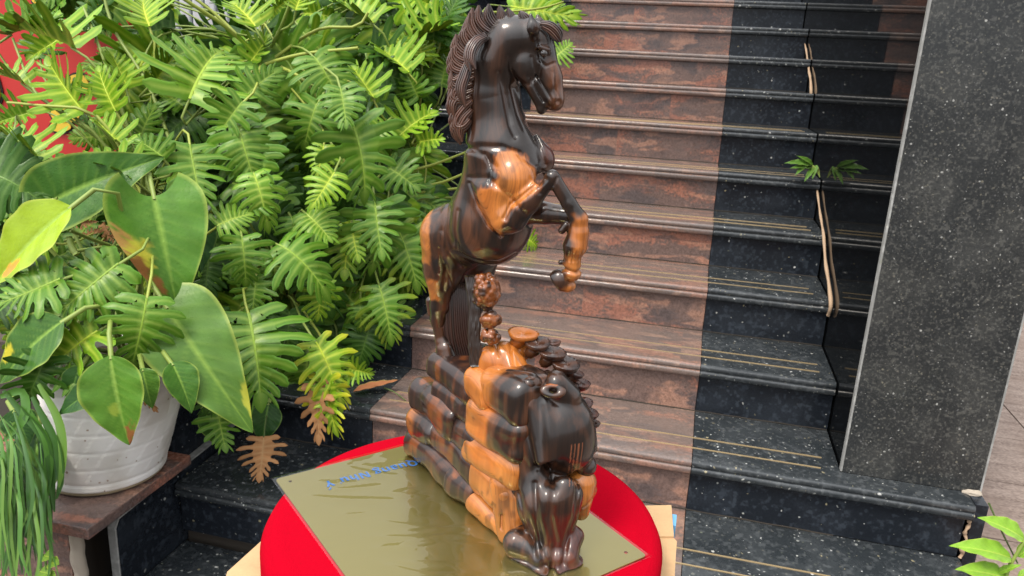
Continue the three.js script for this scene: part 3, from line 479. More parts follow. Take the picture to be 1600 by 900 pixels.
  const fnB = (x, y, z) => { let d = P[0][1](x, y, z); for (let i = 1; i < P.length; i++) d = smin(d, P[i][1](x, y, z), P[i][0]); let e = foot[0][1](x, y, z); for (let i = 1; i < foot.length; i++) e = smin(e, foot[i][1](x, y, z), foot[i][0]);
    d = smin(d, e, .003); if (Math.abs(d) < .02) { const X = sX(x, z); for (const [w, dep, pl] of gro) { const q = segD(X, y, pl); if (q < w * 2.2) d += dep * Math.exp(-q * q / (w * w)); } d += (n3(x * 30, y * 22, z * 30) - .5) * .005; } return Math.max(d, .7125 - y); };
  const colB = (x, y, z) => { const X = sX(x, z), low = sstep(pt2(0, 742, .71)[1] + .003, pt2(0, 752, .71)[1], y); const st = .1 + .55 * low + .4 * sstep(pt2(846, 690, .72)[0], pt2(818, 690, .72)[0], X), r = .5 * low * sstep(pt2(862, 810, .70)[0], pt2(870, 810, .70)[0], X);
    let c = heart(x * 1.25, y, z * 1.25, st, r); const s = Math.abs(((X - pt2(905, 690, .72)[0]) / SM + 2 * n3(y * 30, X * 20, 1)) % 5.2); if (low < .5 && X > pt2(890, 690, .72)[0] && X < pt2(914, 690, .72)[0] && y > pt2(0, 712, .70)[1] && y < pt2(0, 650, .71)[1]) c = mix3(c, [.28, .1, .045], sstep(1.8, .9, s) * .8); return c; };
  const bx = (list) => { const lo = V(1e9, 1e9, 1e9), hi = V(-1e9, -1e9, -1e9); for (const [x, y, L] of list) { const q = vp(x, y, L); lo.min(q); hi.max(q); } return [lo, hi]; };
  const [lo, hi] = bx([[780, 550, .66], [780, 550, .86], [950, 550, .66], [950, 560, .86], [770, 900, .66], [950, 900, .8]]); lo.y = .709;
  part(statue, 'front_boulder', sdfMesh(fnB, lo, hi, .0014, colB), mWood);
  // orange masses: column, right facet, crest
  const orange = (prims, carve, bnd, facet = 0) => { const fn = (x, y, z) => { let d = prims[0][1](x, y, z); for (let i = 1; i < prims.length; i++) d = smin(d, prims[i][1](x, y, z), prims[i][0]); if (Math.abs(d) < .02) { for (const [w, dep, pl] of carve) { const q = segD(sX(x, z), y, pl); if (q < w * 2.2) d += dep * Math.exp(-q * q / (w * w)); } if (facet) d += facet * (Math.abs(n3(x * 55, y * 55, z * 55) - .5) - .15); } return Math.max(d, .7125 - y); };
    const [a, b] = bx(bnd); a.y = Math.max(a.y, .709); part(statue, 'sapwood_rock', sdfMesh(fn, a, b, .0015, (x, y, z) => mix3(sap(x, y, z), heart(x, y, z, .6), sstep(.55, .8, n3(x * 35, y * 18, z * 35)) * .35)), mWood); };
  const C2 = (w, d, p) => [w * SM, d * SM, p.map(q => pt2(q[0], q[1], .74))];
  orange([[.006, cap(J(790, 755, .745, 26), J(806, 830, .735, 30))], [.006, cap(J(770, 745, .77, 22), J(812, 775, .735, 20))], [.005, cap(J(806, 735, .74, 16), J(812, 800, .73, 16))]], [C2(1.8, 5, [[785, 792], [784, 812]])], [[735, 700, .66], [735, 700, .86], [850, 880, .66], [850, 880, .82], [850, 690, .7]]);
  orange([[.005, cap(J(908, 755, .745, 24), J(908, 800, .735, 14))], [.005, ball(J(918, 765, .75, 14))]], [C2(2, 2.5, [[925, 775], [905, 785], [895, 800]])], [[870, 710, .68], [870, 840, .68], [945, 720, .82], [945, 840, .82]], .004);
  orange([[.006, elli(772, 566, .80, 27, 30, 26, -.3)], [.006, cap(J(790, 556, .80, 22), J(812, 585, .775, 20))], [.006, cap(J(800, 550, .81, 18), J(820, 548, .81, 14))]], [C2(2.5, 3, [[758, 545], [770, 560], [776, 580]]), C2(2.5, 3, [[785, 540], [795, 565], [800, 590]])], [[735, 520, .74], [735, 620, .74], [850, 520, .87], [850, 620, .87], [735, 520, .87]], .005);
  // knobbly carved tree supporting the belly
  const kn = mul32(5), blobs = [], kb = (px, py, rx, ry, n, L) => { for (let i = 0; i < n; i++) { const a = kn() * 6.283, q = Math.sqrt(kn()); blobs.push(J(px + Math.cos(a) * rx * q, py + Math.sin(a) * ry * q, L - .018 * Math.sqrt(1 - q * q * .9) + .004 * kn(), 4.5 + 2.5 * kn())); } };
  kb(760, 455, 21, 27, 46, .80); kb(766, 500, 15, 13, 22, .80); kb(766, 524, 15, 11, 18, .80);
  const core = [elli(760, 455, .80, 24, 31, 24), elli(766, 500, .80, 16, 15, 16), elli(766, 524, .80, 16, 13, 16)];
  part(statue, 'carved_foliage', sdfMesh((x, y, z) => { let d = Math.min(core[0](x, y, z), core[1](x, y, z), core[2](x, y, z)) + .001; if (d > .02) return d - .008; for (const b of blobs) d = smin(d, Math.hypot(x - b[0], y - b[1], z - b[2]) - b[3], .0012); return d; }, ...bx([[725, 410, .75], [725, 410, .84], [800, 550, .75], [800, 550, .84]]), .0012,
    (x, y, z) => { const t = sstep(pt2(748, 480)[0], pt2(738, 480)[0], sX(x, z) + .002 * n3(x * 200, y * 200, z * 200)); return mix3(mix3(sap(x, y, z).map(q => q * .62), RED, .35), heart(x, y, z, .2), Math.max(t, .9 * sstep(.62, .75, n3(x * 90, y * 90, z * 90)))); }), mWood);
  const tr = []; for (let i = 0; i < 7; i++) { const a = i / 6 - .5; tr.push([[736 + 16 * a, 430, .006], [742 + 14 * a, 480, 0], [741 + 14 * a, 525, -.004], [745 + 16 * a, 572, -.006]]); }
  const gs = []; for (const t of tr) { const g = smoothTube(t.map(p => vp(p[0], p[1], .80 + p[2])), 3 * SM, k => .8 + .5 * n3(k * 14, t[0][0] * 3, 2), 40, 6); const c = new Float32Array(g.attributes.position.count * 3); for (let i = 0; i < c.length; i += 3) { c[i] = .02; c[i + 1] = .012; c[i + 2] = .009; } g.setAttribute('color', new THREE.BufferAttribute(c, 3)); gs.push(g); }
  part(statue, 'tree_trunk', mergeGeometries(gs), mWoodHair);
  // lingzhi mushrooms: capped discs with radial gills on top
  function mush(px, py, L, w, h, tilt, tone, dx = 0) {
    const n = 40, rings = 9, pos = [], idx = [], col = []; const c = vp(px, py, L), R = w / 2 * mpp(c), T = h * mpp(c) * .42;
    const up = V(0, 1, 0).addScaledVector(FW, -.12 - tilt * .5).addScaledVector(RT, dx).normalize(), ax = RT.clone().addScaledVector(up, -RT.dot(up)).normalize(), az = ax.clone().cross(up);
    const prof = []; for (let i = 0; i < rings; i++) { const t = i / (rings - 1); prof.push(t < .62 ? [t / .62, T * (.25 + .35 * Math.sin(t / .62 * 1.57) )] : [Math.cos((t - .62) / .38 * 1.35) * 1.02, T * (.6 - Math.sin((t - .62) / .38 * 1.57) * 1.9)]); }
    for (let i = 0; i < rings; i++) for (let k = 0; k < n; k++) { const a = k / n * 6.2832, wob = 1 + .06 * Math.sin(a * 2 + px) + .04 * Math.sin(a * 3 + py), gi = i > 0 && i < 5 ? T * .16 * (k % 2 ? -1 : 1) * Math.sin(i / 5 * 3.1) : 0, q = c.clone().addScaledVector(ax, Math.cos(a) * prof[i][0] * R * wob).addScaledVector(az, Math.sin(a) * prof[i][0] * R * .8 * wob).addScaledVector(up, prof[i][1] + gi); pos.push(q.x, q.y, q.z);
      const hc = tone === 1 ? sap(q.x, q.y, q.z) : heart(q.x, q.y, q.z, .3 + (tone || 0), tone === .5 ? .35 : .1); col.push(...hc); }
    for (let i = 0; i + 1 < rings; i++) for (let k = 0; k < n; k++) { const a = i * n + k, b = i * n + (k + 1) % n; idx.push(a, a + n, b, b, a + n, b + n); }
    const e = (rings - 1) * n; for (let k = 1; k + 1 < n; k++) idx.push(e, e + k, e + k + 1), idx.push(0, k + 1, k);
    const g = new THREE.BufferGeometry(); g.setAttribute('position', new THREE.Float32BufferAttribute(pos, 3)); g.setAttribute('color', new THREE.Float32BufferAttribute(col, 3)); g.setIndex(idx); g.computeVertexNormals();
    const m = part(statue, 'mushroom', g, mWood);
    const st = smoothTube([c.clone().addScaledVector(up, -T * .5), c.clone().addScaledVector(up, -T * 2).addScaledVector(RT, -.006), vp(px - 12, py + 12, L + .018)], R * .5, .007, 8, 8), cc = new Float32Array(st.attributes.position.count * 3); for (let i = 0; i < cc.length; i += 3) { const q = tone === 1 ? ORA : BRN; cc[i] = q[0] * .7; cc[i + 1] = q[1] * .7; cc[i + 2] = q[2] * .7; } st.setAttribute('color', new THREE.BufferAttribute(cc, 3)); st.translate(-(statue.position.x + 0), -statue.position.y, -statue.position.z);
    const sm = new THREE.Mesh(st, mWood); sm.name = 'stalk'; sm.castShadow = sm.receiveShadow = true; sm.position.copy(statue.position); m.add(sm);
  }
  mush(864, 537, .805, 24, 14, 0, .5); mush(817, 523, .80, 48, 17, .1, 1); mush(840, 538, .79, 42, 18, .2, .1); mush(864, 553, .785, 42, 18, .2, .1, .1); mush(884, 571, .78, 46, 20, .2, .2, .1); mush(899, 584, .785, 26, 13, .2, .5, .2); mush(907, 601, .785, 30, 18, .3, .5, .2); mush(888, 606, .775, 30, 20, .3, .2); mush(907, 632, .765, 38, 17, .3, .5); mush(920, 647, .765, 30, 16, .3, .5, .2); mush(926, 662, .765, 22, 15, .2, .3, .2);
  { const g = new THREE.TorusGeometry(1, .6, 14, 36), c = vp(864, 611, .725), m = mpp(c), col = []; g.scale(13 * m, 7.5 * m, 8 * m); g.applyMatrix4(new THREE.Matrix4().makeBasis(RT, V(0, .8, 0).addScaledVector(FW, .6).normalize(), V(0, .8, 0).addScaledVector(FW, .6).normalize().cross(RT).negate())); g.translate(c.x, c.y, c.z); const p = g.attributes.position; for (let i = 0; i < p.count; i++) { const q = mix3(heart(p.getX(i), p.getY(i), p.getZ(i), .3), ORA, sstep(.55, .7, n3(p.getX(i) * 130, p.getY(i) * 60, p.getZ(i) * 130)) * .7); col.push(...q); } g.setAttribute('color', new THREE.Float32BufferAttribute(col, 3)); part(statue, 'knot_ring', g, mWood); }
}
// ------------------------------------------------------------------ stool top, plate and carton
const stool = thing('red_stool', 'round red padded stool top under the brass plate', 'stool', V(-.283, .66, .883));
{
  const p = [], R = .2263, top = .7095; for (const [r, y] of [[0, 0], [R - .03, 0], [R - .012, -.0015], [R - .004, -.006], [R, -.014], [R, -.035], [R - .003, -.043], [R - .01, -.047], [0, -.0475]]) p.push(new THREE.Vector2(r, top + y));
  const g = new THREE.LatheGeometry(p, 128); g.translate(-.283, 0, .883);
  const cloth = grey(256, (u, v) => n3(u * 256, v * 256, 3, 256) * .6 + .4 * fbm(u * 12, v * 12, 5, 3, 12));
  cloth.repeat.set(8, 2); part(stool, 'padded_cover', g, phys({ color: new THREE.Color().setRGB(.37, .0004, .01), roughness: 1, specularIntensity: .08, bumpMap: cloth, bumpScale: .0007 }));
}
const carton = thing('cardboard_carton', 'tan cardboard carton sticking out beneath the red stool top', 'carton', V(-.28, GY, .88));
{
  const mCard = phys({ map: tex(256, (u, v) => { const k = .92 + .16 * (fbm(u * 6, v * 30, 3, 3) - .5) + .08 * (n3(u * 200, v * 200, 2) - .5); return [.52 * k, .34 * k, .175 * k]; }), roughness: .9 });
  const quad = (pts, y0, y1) => { const g = new THREE.BufferGeometry(), pos = [], n = pts.length, id = []; for (const y of [y0, y1]) for (const q of pts) pos.push(q[0], y, q[1]); for (let i = 1; i + 1 < n; i++) id.push(n, n + i, n + i + 1, 0, i + 1, i); for (let i = 0; i < n; i++) { const j = (i + 1) % n; id.push(i, j, n + j, i, n + j, n + i); } g.setAttribute('position', new THREE.Float32BufferAttribute(pos, 3)); g.setIndex(id); const h = g.toNonIndexed(); h.computeVertexNormals(); return worldUV(h, 3); };
  const q = (x, y, h = .657) => { const p = onY(x, y, h); return [p.x, p.z]; };
  part(carton, 'body', quad([[-.47, .78], [-.11, .72], [-.1, 1.0], [-.45, 1.06]], GY, .652), mCard);
  part(carton, 'flap', quad([q(355, 894), q(408, 846), [-.35, .9], [-.36, 1.12], [-.46, 1.13]], .654, .6575), mCard);
  part(carton, 'flap', quad([q(1000, 790), q(1049, 789), q(1053, 838), q(1010, 838)], .6535, .657), mCard);
  part(carton, 'flap', quad([q(990, 836), q(1053, 837.5), q(1058, 843), q(1056, 870), q(1053, 930), [-.12, .95]], .6515, .6545), mCard);
  const t = onY(1052, 812, .653); part(carton, 'blue_tape', box(t.x - .002, t.x + .004, .62, .652, t.z - .015, t.z + .012), phys({ color: new THREE.Color().setRGB(.12, .35, .6), roughness: .4 }));
}
const plate = thing('brass_plate', 'square brass plate wrapped in clear film under the statue', 'plate', V(-.3, .71, .89));
{
  const c = [onY(430, 748, .712), onY(1011, 867.5, .712)], th = Math.atan2(.134, .118);
  // the plate: corner A at the left, edges along e1 (to the back right) and e2 (to the front)
  const A = c[0], D = c[1], back = onY(634.7, 695, .712), e1 = back.clone().sub(A).normalize(), e2 = V(-e1.z, 0, e1.x), s1 = D.clone().sub(A).dot(e1), s2 = D.clone().sub(A).dot(e2);
  const sh = new THREE.Shape(), r = .006; sh.moveTo(0, r); sh.lineTo(0, s1 - r); sh.quadraticCurveTo(0, s1, r, s1); sh.lineTo(s2 - r, s1); sh.quadraticCurveTo(s2, s1, s2, s1 - r); sh.lineTo(s2, r); sh.quadraticCurveTo(s2, 0, s2 - r, 0); sh.lineTo(r, 0); sh.quadraticCurveTo(0, 0, 0, r);
  for (const [a, b] of [[.014, .014], [s1 - .018, .016], [s1 - .016, s2 - .016], [.016, s2 - .014], [s1 * .62, s2 - .01]]) { const h = new THREE.Path(); h.absarc(b, a, .0022, 0, Math.PI * 2, true); sh.holes.push(h); }
  const M = new THREE.Matrix4().makeBasis(e2, e1, V(0, 1, 0)); M.setPosition(A.x, .7098, A.z);
  const g = new THREE.ExtrudeGeometry(sh, { depth: .0018, bevelEnabled: false, curveSegments: 8 }); g.applyMatrix4(M);
  const mPl = phys({ color: new THREE.Color().setRGB(.29, .245, .075), metalness: .85, roughness: .38, roughnessMap: grey(512, (u, v) => .75 + .35 * (fbm(u * 3, v * 14, 4, 4) - .3)), bumpMap: grey(256, (u, v) => n3(u * 200, v * 6, 4)), bumpScale: .00008 });
  part(plate, 'metal_sheet', g, mPl);
  // wrinkled film over it
  const nx = 150, ny = 150, fp = [], fi = [], fu = []; const wr = mul32(77), folds = []; for (let i = 0; i < 46; i++) { const a = s1 * (.15 + .55 * wr()), b = s2 * (.1 + .85 * wr()), an = Math.atan2(-FW.dot(e2), -FW.dot(e1)) - Math.PI / 2 + .9 * (wr() - .5), l = .012 + .05 * wr(), q = wr(); folds.push([a, b, Math.cos(an), Math.sin(an), l * (q > .8 ? .5 : 1), q > 2 ? .003 : .0003 + .0004 * wr(), q > 2 ? .0022 : .0009 + .0016 * wr()]); }
  for (let j = 0; j <= ny; j++) for (let i = 0; i <= nx; i++) {
    const a = -.004 + (s1 + .008) * i / nx, b = -.004 + (s2 + .008) * j / ny; let h = .0008 + .0006 * fbm(a * 30, b * 30, 3, 3) + .0007 * Math.pow(.5 + .5 * Math.sin((a * .7 + b) * 75 + 4 * n3(a * 14, b * 14, 2)), 3) * sstep(.02, .12, a) * .5;
    for (const f of folds) { const dx = a - f[0], dy = b - f[1], t = dx * f[2] + dy * f[3], s = -dx * f[3] + dy * f[2] + .06 * t * t / f[4]; if (Math.abs(t) < f[4]) h += f[5] * Math.exp(-s * s / (f[6] * f[6] * (s > 0 ? (f[5] > .002 ? 3 : 20) : 1))) * (1 - (t / f[4]) ** 2); }
    const ed = Math.min(i, nx - i, j, ny - j); h *= ed === 0 ? .2 : 1; const q = A.clone().addScaledVector(e1, a).addScaledVector(e2, b); fp.push(q.x, .7118 + h, q.z); fu.push(i / nx, j / ny);
  }
  for (let j = 0; j < ny; j++) for (let i = 0; i < nx; i++) { const k = j * (nx + 1) + i; fi.push(k, k + nx + 1, k + 1, k + 1, k + nx + 1, k + nx + 2); }
  const fg = new THREE.BufferGeometry(); fg.setAttribute('position', new THREE.Float32BufferAttribute(fp, 3)); fg.setAttribute('uv', new THREE.Float32BufferAttribute(fu, 2)); fg.setIndex(fi); fg.computeVertexNormals();
  part(plate, 'clear_film', fg, phys({ color: 0xffffff, transmission: 1, thickness: 0, roughness: 0, ior: 1.5, specularIntensity: 1 }));
  // blue print read from the other side of the plate
  const cv = document.createElement('canvas'); cv.width = 1024; cv.height = 192; const cx = cv.getContext('2d'); cx.clearRect(0, 0, 1024, 192); cx.fillStyle = '#2a5c98'; cx.font = 'bold 120px sans-serif'; cx.textAlign = 'left'; cx.textBaseline = 'alphabetic'; cx.fillText('Quang Nhu', 130, 150); { const w0 = cx.measureText('Quang Nhu').width; cx.font = 'bold 70px sans-serif'; cx.fillText('\'', 130 + w0 - 6, 118); cx.font = 'bold 120px sans-serif'; cx.fillText('Y', 130 + w0 + 50, 150); cx.beginPath(); cx.moveTo(130 + w0 + 84, 54); cx.lineTo(130 + w0 + 104, 22); cx.lineTo(130 + w0 + 122, 22); cx.lineTo(130 + w0 + 96, 54); cx.fill(); }
  const ct = new THREE.CanvasTexture(cv); ct.colorSpace = THREE.SRGBColorSpace;
  const P0 = onY(490, 761, .7136), P1 = onY(638, 725, .7136), w = P1.distanceTo(P0) * 1.32, tdir = P1.clone().sub(P0).normalize(), tp = new THREE.PlaneGeometry(w, w * .1875);
  // text runs from right to left as seen here: its x axis is -tdir, its up axis points to the viewer
  const ux = tdir.clone().negate(), uy = V(ux.z, 0, -ux.x); const mm = new THREE.Matrix4().makeBasis(ux, uy, ux.clone().cross(uy)); const ctr = P0.clone().addScaledVector(tdir, w * .47); mm.setPosition(ctr.x, .7121, ctr.z); tp.applyMatrix4(mm);
  part(plate, 'blue_lettering', tp, phys({ map: ct, alphaMap: null, transparent: true, alphaTest: .35, roughness: .6 }));
}
//PART3
// ------------------------------------------------------------------ plants
// a deeply cut leaf: base at the origin, midrib along +y (length 1), upper face +z
function cutLeaf(seed, o = {}) {
  const r = mul32(seed), n = o.n || 9, W = o.w || .5, bend = o.bend ?? .25, fold = o.fold ?? .12, curl = o.curl ?? .3, depth = o.depth || .5, yel = o.yel || 0, dry = o.dry || 0;
  const pos = [], col = [], idx = [], uv = [];
  const body = dry ? [.36, .18, .075] : [.064, .162, .008], vein = dry ? [.42, .25, .12] : [.24, .36, .06], edge = dry ? [.26, .12, .05] : [.1, .25, .03];
  const twist = rr(-.25, .25, r), sway = rr(-.1, .1, r);
  const put = (x, y, z, c) => { // length-wise bend, V fold, sideways droop
    const Z = z + fold * Math.abs(x) - curl * x * x * 1.3 - bend * y * y * .9 + twist * x * y; pos.push(x + sway * y * y, y - bend * bend * y * y * y * .25, Z); col.push(...c); uv.push(x * 3, y * 3); return pos.length / 3 - 1;
  };
  const m = [], ang = [], len = [];
  for (let i = 0; i <= n; i++) { const t = i / n; m.push(.0 + .86 * Math.pow(t, .95)); }
  for (const sd of [-1, 1]) {
    const tips = [];
    for (let i = 0; i < n; i++) { const t = (i + .5) / n; const a = lerp(-.7, 1.2, Math.pow(t, .66)) + rr(-.13, .13, r); const l = W * (Math.sin(Math.min(1, t * 1.15 + .28) * 2.55) * .82 + .3) * (1 - .28 * t) * rr(.9, 1.08, r) * (i === 0 ? .75 : 1); tips.push([a, l, (m[i] + m[i + 1]) / 2]); }
    const sin = []; // sinus points between the lobes
    for (let i = 0; i <= n; i++) { if (i === 0) { sin.push([sd * .02, -.06]); continue; } if (i === n) { sin.push([sd * .035, m[n] + .02]); continue; } const a = (tips[i - 1][0] + tips[i][0]) / 2, l = (tips[i - 1][1] + tips[i][1]) / 2 * depth * rr(.82, 1.12, r); sin.push([sd * Math.cos(a) * l, m[i] + Math.sin(a) * l]); }
    for (let i = 0; i < n; i++) {
      const [a, l, my] = tips[i], b0 = [0, m[i]], b1 = [0, m[i + 1]], s0 = sin[i], s1 = sin[i + 1], a2 = a + .22;
      const tip = [sd * Math.cos(a) * l + sd * Math.cos(a2) * .02, my + Math.sin(a) * l + .03];
      const sm = [(s0[0] + s1[0]) / 2, (s0[1] + s1[1]) / 2], wv = [(s1[0] - s0[0]) / 2, (s1[1] - s0[1]) / 2], wl = Math.hypot(wv[0], wv[1]) || 1e-4, ddx = tip[0] - sm[0], ddy = tip[1] - sm[1], dl = Math.hypot(ddx, ddy) || 1e-4;
      let px = -ddy / dl, py = ddx / dl; if (px * wv[0] + py * wv[1] < 0) { px = -px; py = -py; }
      const ltw = rr(-.45, .45, r); const rows = 9, cols = 5, base = pos.length / 3, ct = rr(.85, 1.15, r), droop = rr(.0, .14, r) + .05 * curl;
      for (let q = 0; q < rows; q++) for (let k = 0; k < cols; k++) {
        const e = k / 2 - 1; let x, y, s;
        if (q < 4) { s = q / 3.4; const t = Math.min(1, s); const lx = lerp(b0[0], s0[0], t), ly = lerp(b0[1], s0[1], t), hx = lerp(b1[0], s1[0], t), hy = lerp(b1[1], s1[1], t); x = lerp(lx, hx, k / 4); y = lerp(ly, hy, k / 4); if (q === 3) { x = lerp(lerp(b0[0], s0[0], .92), lerp(b1[0], s1[0], .92), k / 4); y = lerp(lerp(b0[1], s0[1], .92), lerp(b1[1], s1[1], .92), k / 4); } s = q / 3 * .45; }
        else { const t = (q - 4) / 4.0; s = .45 + .55 * t; const w = wl * (o.lw || .54) * (q === 4 ? 1.12 : t < .45 ? .92 : t < .6 ? .98 : t < .8 ? .95 : t < .99 ? .72 : .22), bow = Math.sin(t * 3.14) * .03 * l * sd; x = sm[0] + ddx * t + (px * w * e) ; y = sm[1] + ddy * t + (py * w * e) - .02 * Math.sin(t * 3.1); x += bow * .0; }
        const lt = ltw * e * Math.min(1, s * 2) * wl; const ridge = lt + .013 * (1 - e * e) * Math.min(1, s * 3) - .010 * (e === 0 ? 1 : 0) * (s < .9 ? 1 : .3);
        const z = ridge - droop * s * s * l * 1.2, vv = (e === 0 && q < 8 ? .75 - .5 * s : 0) + (q === 0 ? .5 : 0); let c = mix3(body.map(v => v * ct), vein, clamp(vv)); if (Math.abs(e) === 1 && q > 3) c = mix3(c, edge, .6);
        if (yel && s > .5) c = mix3(c, [.42, .4, .03], clamp(yel * (s - .45) * 2.2)); put(x, y, z, c);
      }
      for (let q = 0; q + 1 < rows; q++) for (let k = 0; k + 1 < cols; k++) { const A = base + q * cols + k, B = A + 1, C = A + cols, D = C + 1; sd > 0 ? idx.push(A, C, B, B, C, D) : idx.push(A, B, C, B, D, C); }
    }
  }
  { // end lobe
    const rows = 6, base = pos.length / 3, tl = .2; for (let q = 0; q < rows; q++) { const t = q / (rows - 1), w = .05 * (t < .3 ? 1 + t : 1.3 * (1 - Math.pow((t - .3) / .7, 2) * .92)); for (let k = 0; k < 3; k++) { const e = k - 1; put(e * w, m[n] - .01 + t * tl, .008 * (1 - e * e) - .02 * t * t, mix3(body, vein, e === 0 ? .6 * (1 - t) : 0)); } }
    for (let q = 0; q + 1 < rows; q++) for (let k = 0; k < 2; k++) { const A = base + q * 3 + k, B = A + 1, C = A + 3, D = C + 1; idx.push(A, B, C, B, D, C); }
  }
  { // raised midrib
    const rows = 12, base = pos.length / 3; const mc = dry ? [.4, .24, .11] : [.22, .36, .04]; for (let q = 0; q < rows; q++) { const t = q / (rows - 1), w = lerp(.012, .003, t), h = .010 * (1 - t * .6); put(-w, t * .97 - .02, .002, mc); put(0, t * .97 - .02, h, mc); put(w, t * .97 - .02, .002, mc); }
    for (let q = 0; q + 1 < rows; q++) for (let k = 0; k < 2; k++) { const A = base + q * 3 + k, B = A + 1, C = A + 3, D = C + 1; idx.push(A, B, C, B, D, C); }
  }
  return finish(pos, col, uv, idx);
}
function finish(pos, col, uv, idx) { const g = new THREE.BufferGeometry(); g.setAttribute('position', new THREE.Float32BufferAttribute(pos, 3)); g.setAttribute('color', new THREE.Float32BufferAttribute(col, 3)); g.setAttribute('uv', new THREE.Float32BufferAttribute(uv, 2)); g.setIndex(idx); g.computeVertexNormals(); return g; }
// an entire, heart-shaped or oval leaf
function wholeLeaf(seed, o = {}) {
  const r = mul32(seed), nx = 20, ny = 40, W = o.w || .36, bend = o.bend ?? .2, fold = o.fold ?? .3, heart = o.heart || 0, wave = o.wave ?? .012, pos = [], col = [], uv = [], idx = [], body = o.col || [.07, .17, .022], vein = o.vein || [.2, .32, .06], ph = r() * 9, cl = o.curl || 0;
  for (let j = 0; j <= ny; j++) for (let i = 0; i <= nx; i++) {
    const v = j / ny, e = i / nx * 2 - 1, t = v; let w = W * Math.pow(Math.sin(Math.PI * Math.pow(clamp(t * .97 + .03), heart ? .52 : .72)), heart ? .8 : .85) * (1 - .18 * t); if (j === ny) w = 0;
    const ae = Math.abs(e), x = e * w; let y = t - (heart ? heart * ae * ae * Math.pow(1 - t, 3) * 1.2 : 0) + .04 * ae * (1 - t);
    const side = Math.abs(x) ; let z = fold * side - bend * t * t + wave * Math.sin(t * 24 + ph + e * 2) * ae * ae - (o.droop || 0) * x * x * 3;
    const rib = Math.pow(.5 + .5 * Math.cos((t * 1.0 - ae * .22 * 1) * 62), 6); z += .0035 * rib * (1 - ae); if (cl && e * (o.side || 1) < 0) { const q = clamp(ae * 1.2 - .15); z += cl * q * q * .5; }
    if (ae < .051) z -= .006 * (1 - t);
    let k = fbm(x * 14 + ph, y * 10, seed, 3), c = mix3(body.map(q => q * (.8 + .45 * k)), vein, clamp((ae < .06 ? .95 - .5 * t : 0) + rib * .22 * (1 - ae * .5))); if (ae > .97) c = mix3(c, [.3, .36, .08], .7);
    if (o.patch) for (const [pu, pe, rad, pc] of o.patch) { const d = Math.hypot((t - pu), (e - pe) * .4) / rad + (n3(x * 30 + 5, y * 30, seed) - .5) * .7; c = mix3(c, pc, sstep(1.05, .75, d)); }
    pos.push(x, y, z); col.push(...c); uv.push(x * 3, y * 3);
  }
  for (let j = 0; j < ny; j++) for (let i = 0; i < nx; i++) { const a = j * (nx + 1) + i; idx.push(a, a + 1, a + nx + 1, a + 1, a + nx + 2, a + nx + 1); }
  return finish(pos, col, uv, idx);
}
const tDew = grey(512, (u, v) => { const c = n3(u * 60, v * 60, 3, 60), d = n3(u * 140, v * 140, 7, 140); return .35 * fbm(u * 18, v * 18, 2, 3, 18) + (c > .86 ? (c - .86) * 4 : 0) + (d > .88 ? (d - .88) * 3 : 0); });
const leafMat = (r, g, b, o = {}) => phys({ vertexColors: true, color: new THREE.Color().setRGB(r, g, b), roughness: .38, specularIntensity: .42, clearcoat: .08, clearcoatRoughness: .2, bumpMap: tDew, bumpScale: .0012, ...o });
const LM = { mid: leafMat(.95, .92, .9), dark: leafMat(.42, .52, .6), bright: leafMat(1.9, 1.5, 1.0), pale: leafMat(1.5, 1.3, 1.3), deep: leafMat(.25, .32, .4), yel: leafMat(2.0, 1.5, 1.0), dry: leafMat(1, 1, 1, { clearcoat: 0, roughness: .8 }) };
const CG = []; for (let i = 0; i < 12; i++) CG.push(cutLeaf(100 + i, { n: 7 + i % 3, w: .43 + .05 * (i % 4), bend: .05 + .15 * (i % 5), fold: .08 + .14 * (i % 4), curl: .1 + .3 * (i % 3), depth: .44 + .06 * (i % 3), lw: .66 + .06 * (i % 3) }));
const CY = [cutLeaf(301, { n: 8, yel: .35, w: .5, fold: .5, curl: .1 }), cutLeaf(302, { n: 9, yel: .25, w: .48, bend: .4 })], CD = [cutLeaf(401, { n: 7, dry: 1, w: .42, fold: .35, curl: .1, bend: .2 }), cutLeaf(402, { n: 6, dry: 1, w: .34, fold: .7, curl: 0, bend: .1 })];
const CF = []; for (let i = 0; i < 5; i++) CF.push(cutLeaf(501 + i, { n: 6 + i % 3, w: .48, bend: .12 + .1 * (i % 3), fold: .95, curl: -.1, depth: .5, lw: .62 }));   // folded upwards along the midrib
const mStalk = phys({ color: new THREE.Color().setRGB(.2, .27, .05), roughness: .5 }), mStalkY = phys({ color: new THREE.Color().setRGB(.28, .33, .05), roughness: .5 }), mStalkD = phys({ color: new THREE.Color().setRGB(.08, .12, .03), roughness: .6 });
// leaf from base pixel to tip pixel; d depth at the base, dt how much farther the tip is, roll about the midrib, w relative width
function setLeaf(plant, geo, mat, bx, by, tx, ty, d, dt = -.04, wd = 1, roll = 0, up = .35, name = 'leaf') {
  const B = at(bx, by, d), T = at(tx, ty, d + dt), y = T.clone().sub(B), L = y.length(); y.normalize();
  const h = CP.clone().sub(B).normalize().multiplyScalar(1 - up).add(V(0, up, 0)); const z = h.addScaledVector(y, -h.dot(y)).normalize(); z.applyAxisAngle(y, roll); const x = y.clone().cross(z);
  const m = new THREE.Mesh(geo, mat); m.name = name; m.castShadow = m.receiveShadow = true; m.quaternion.setFromRotationMatrix(new THREE.Matrix4().makeBasis(x, y, z)); m.scale.set(L * wd, L, L); m.position.copy(B).sub(plant.position); plant.add(m); return { B, y, z, L, m };
}
function stalk(plant, P, r, mat) { const g = smoothTube(P, r, r * .8, 10, 6); part(plant, 'stalk', g, mat); }
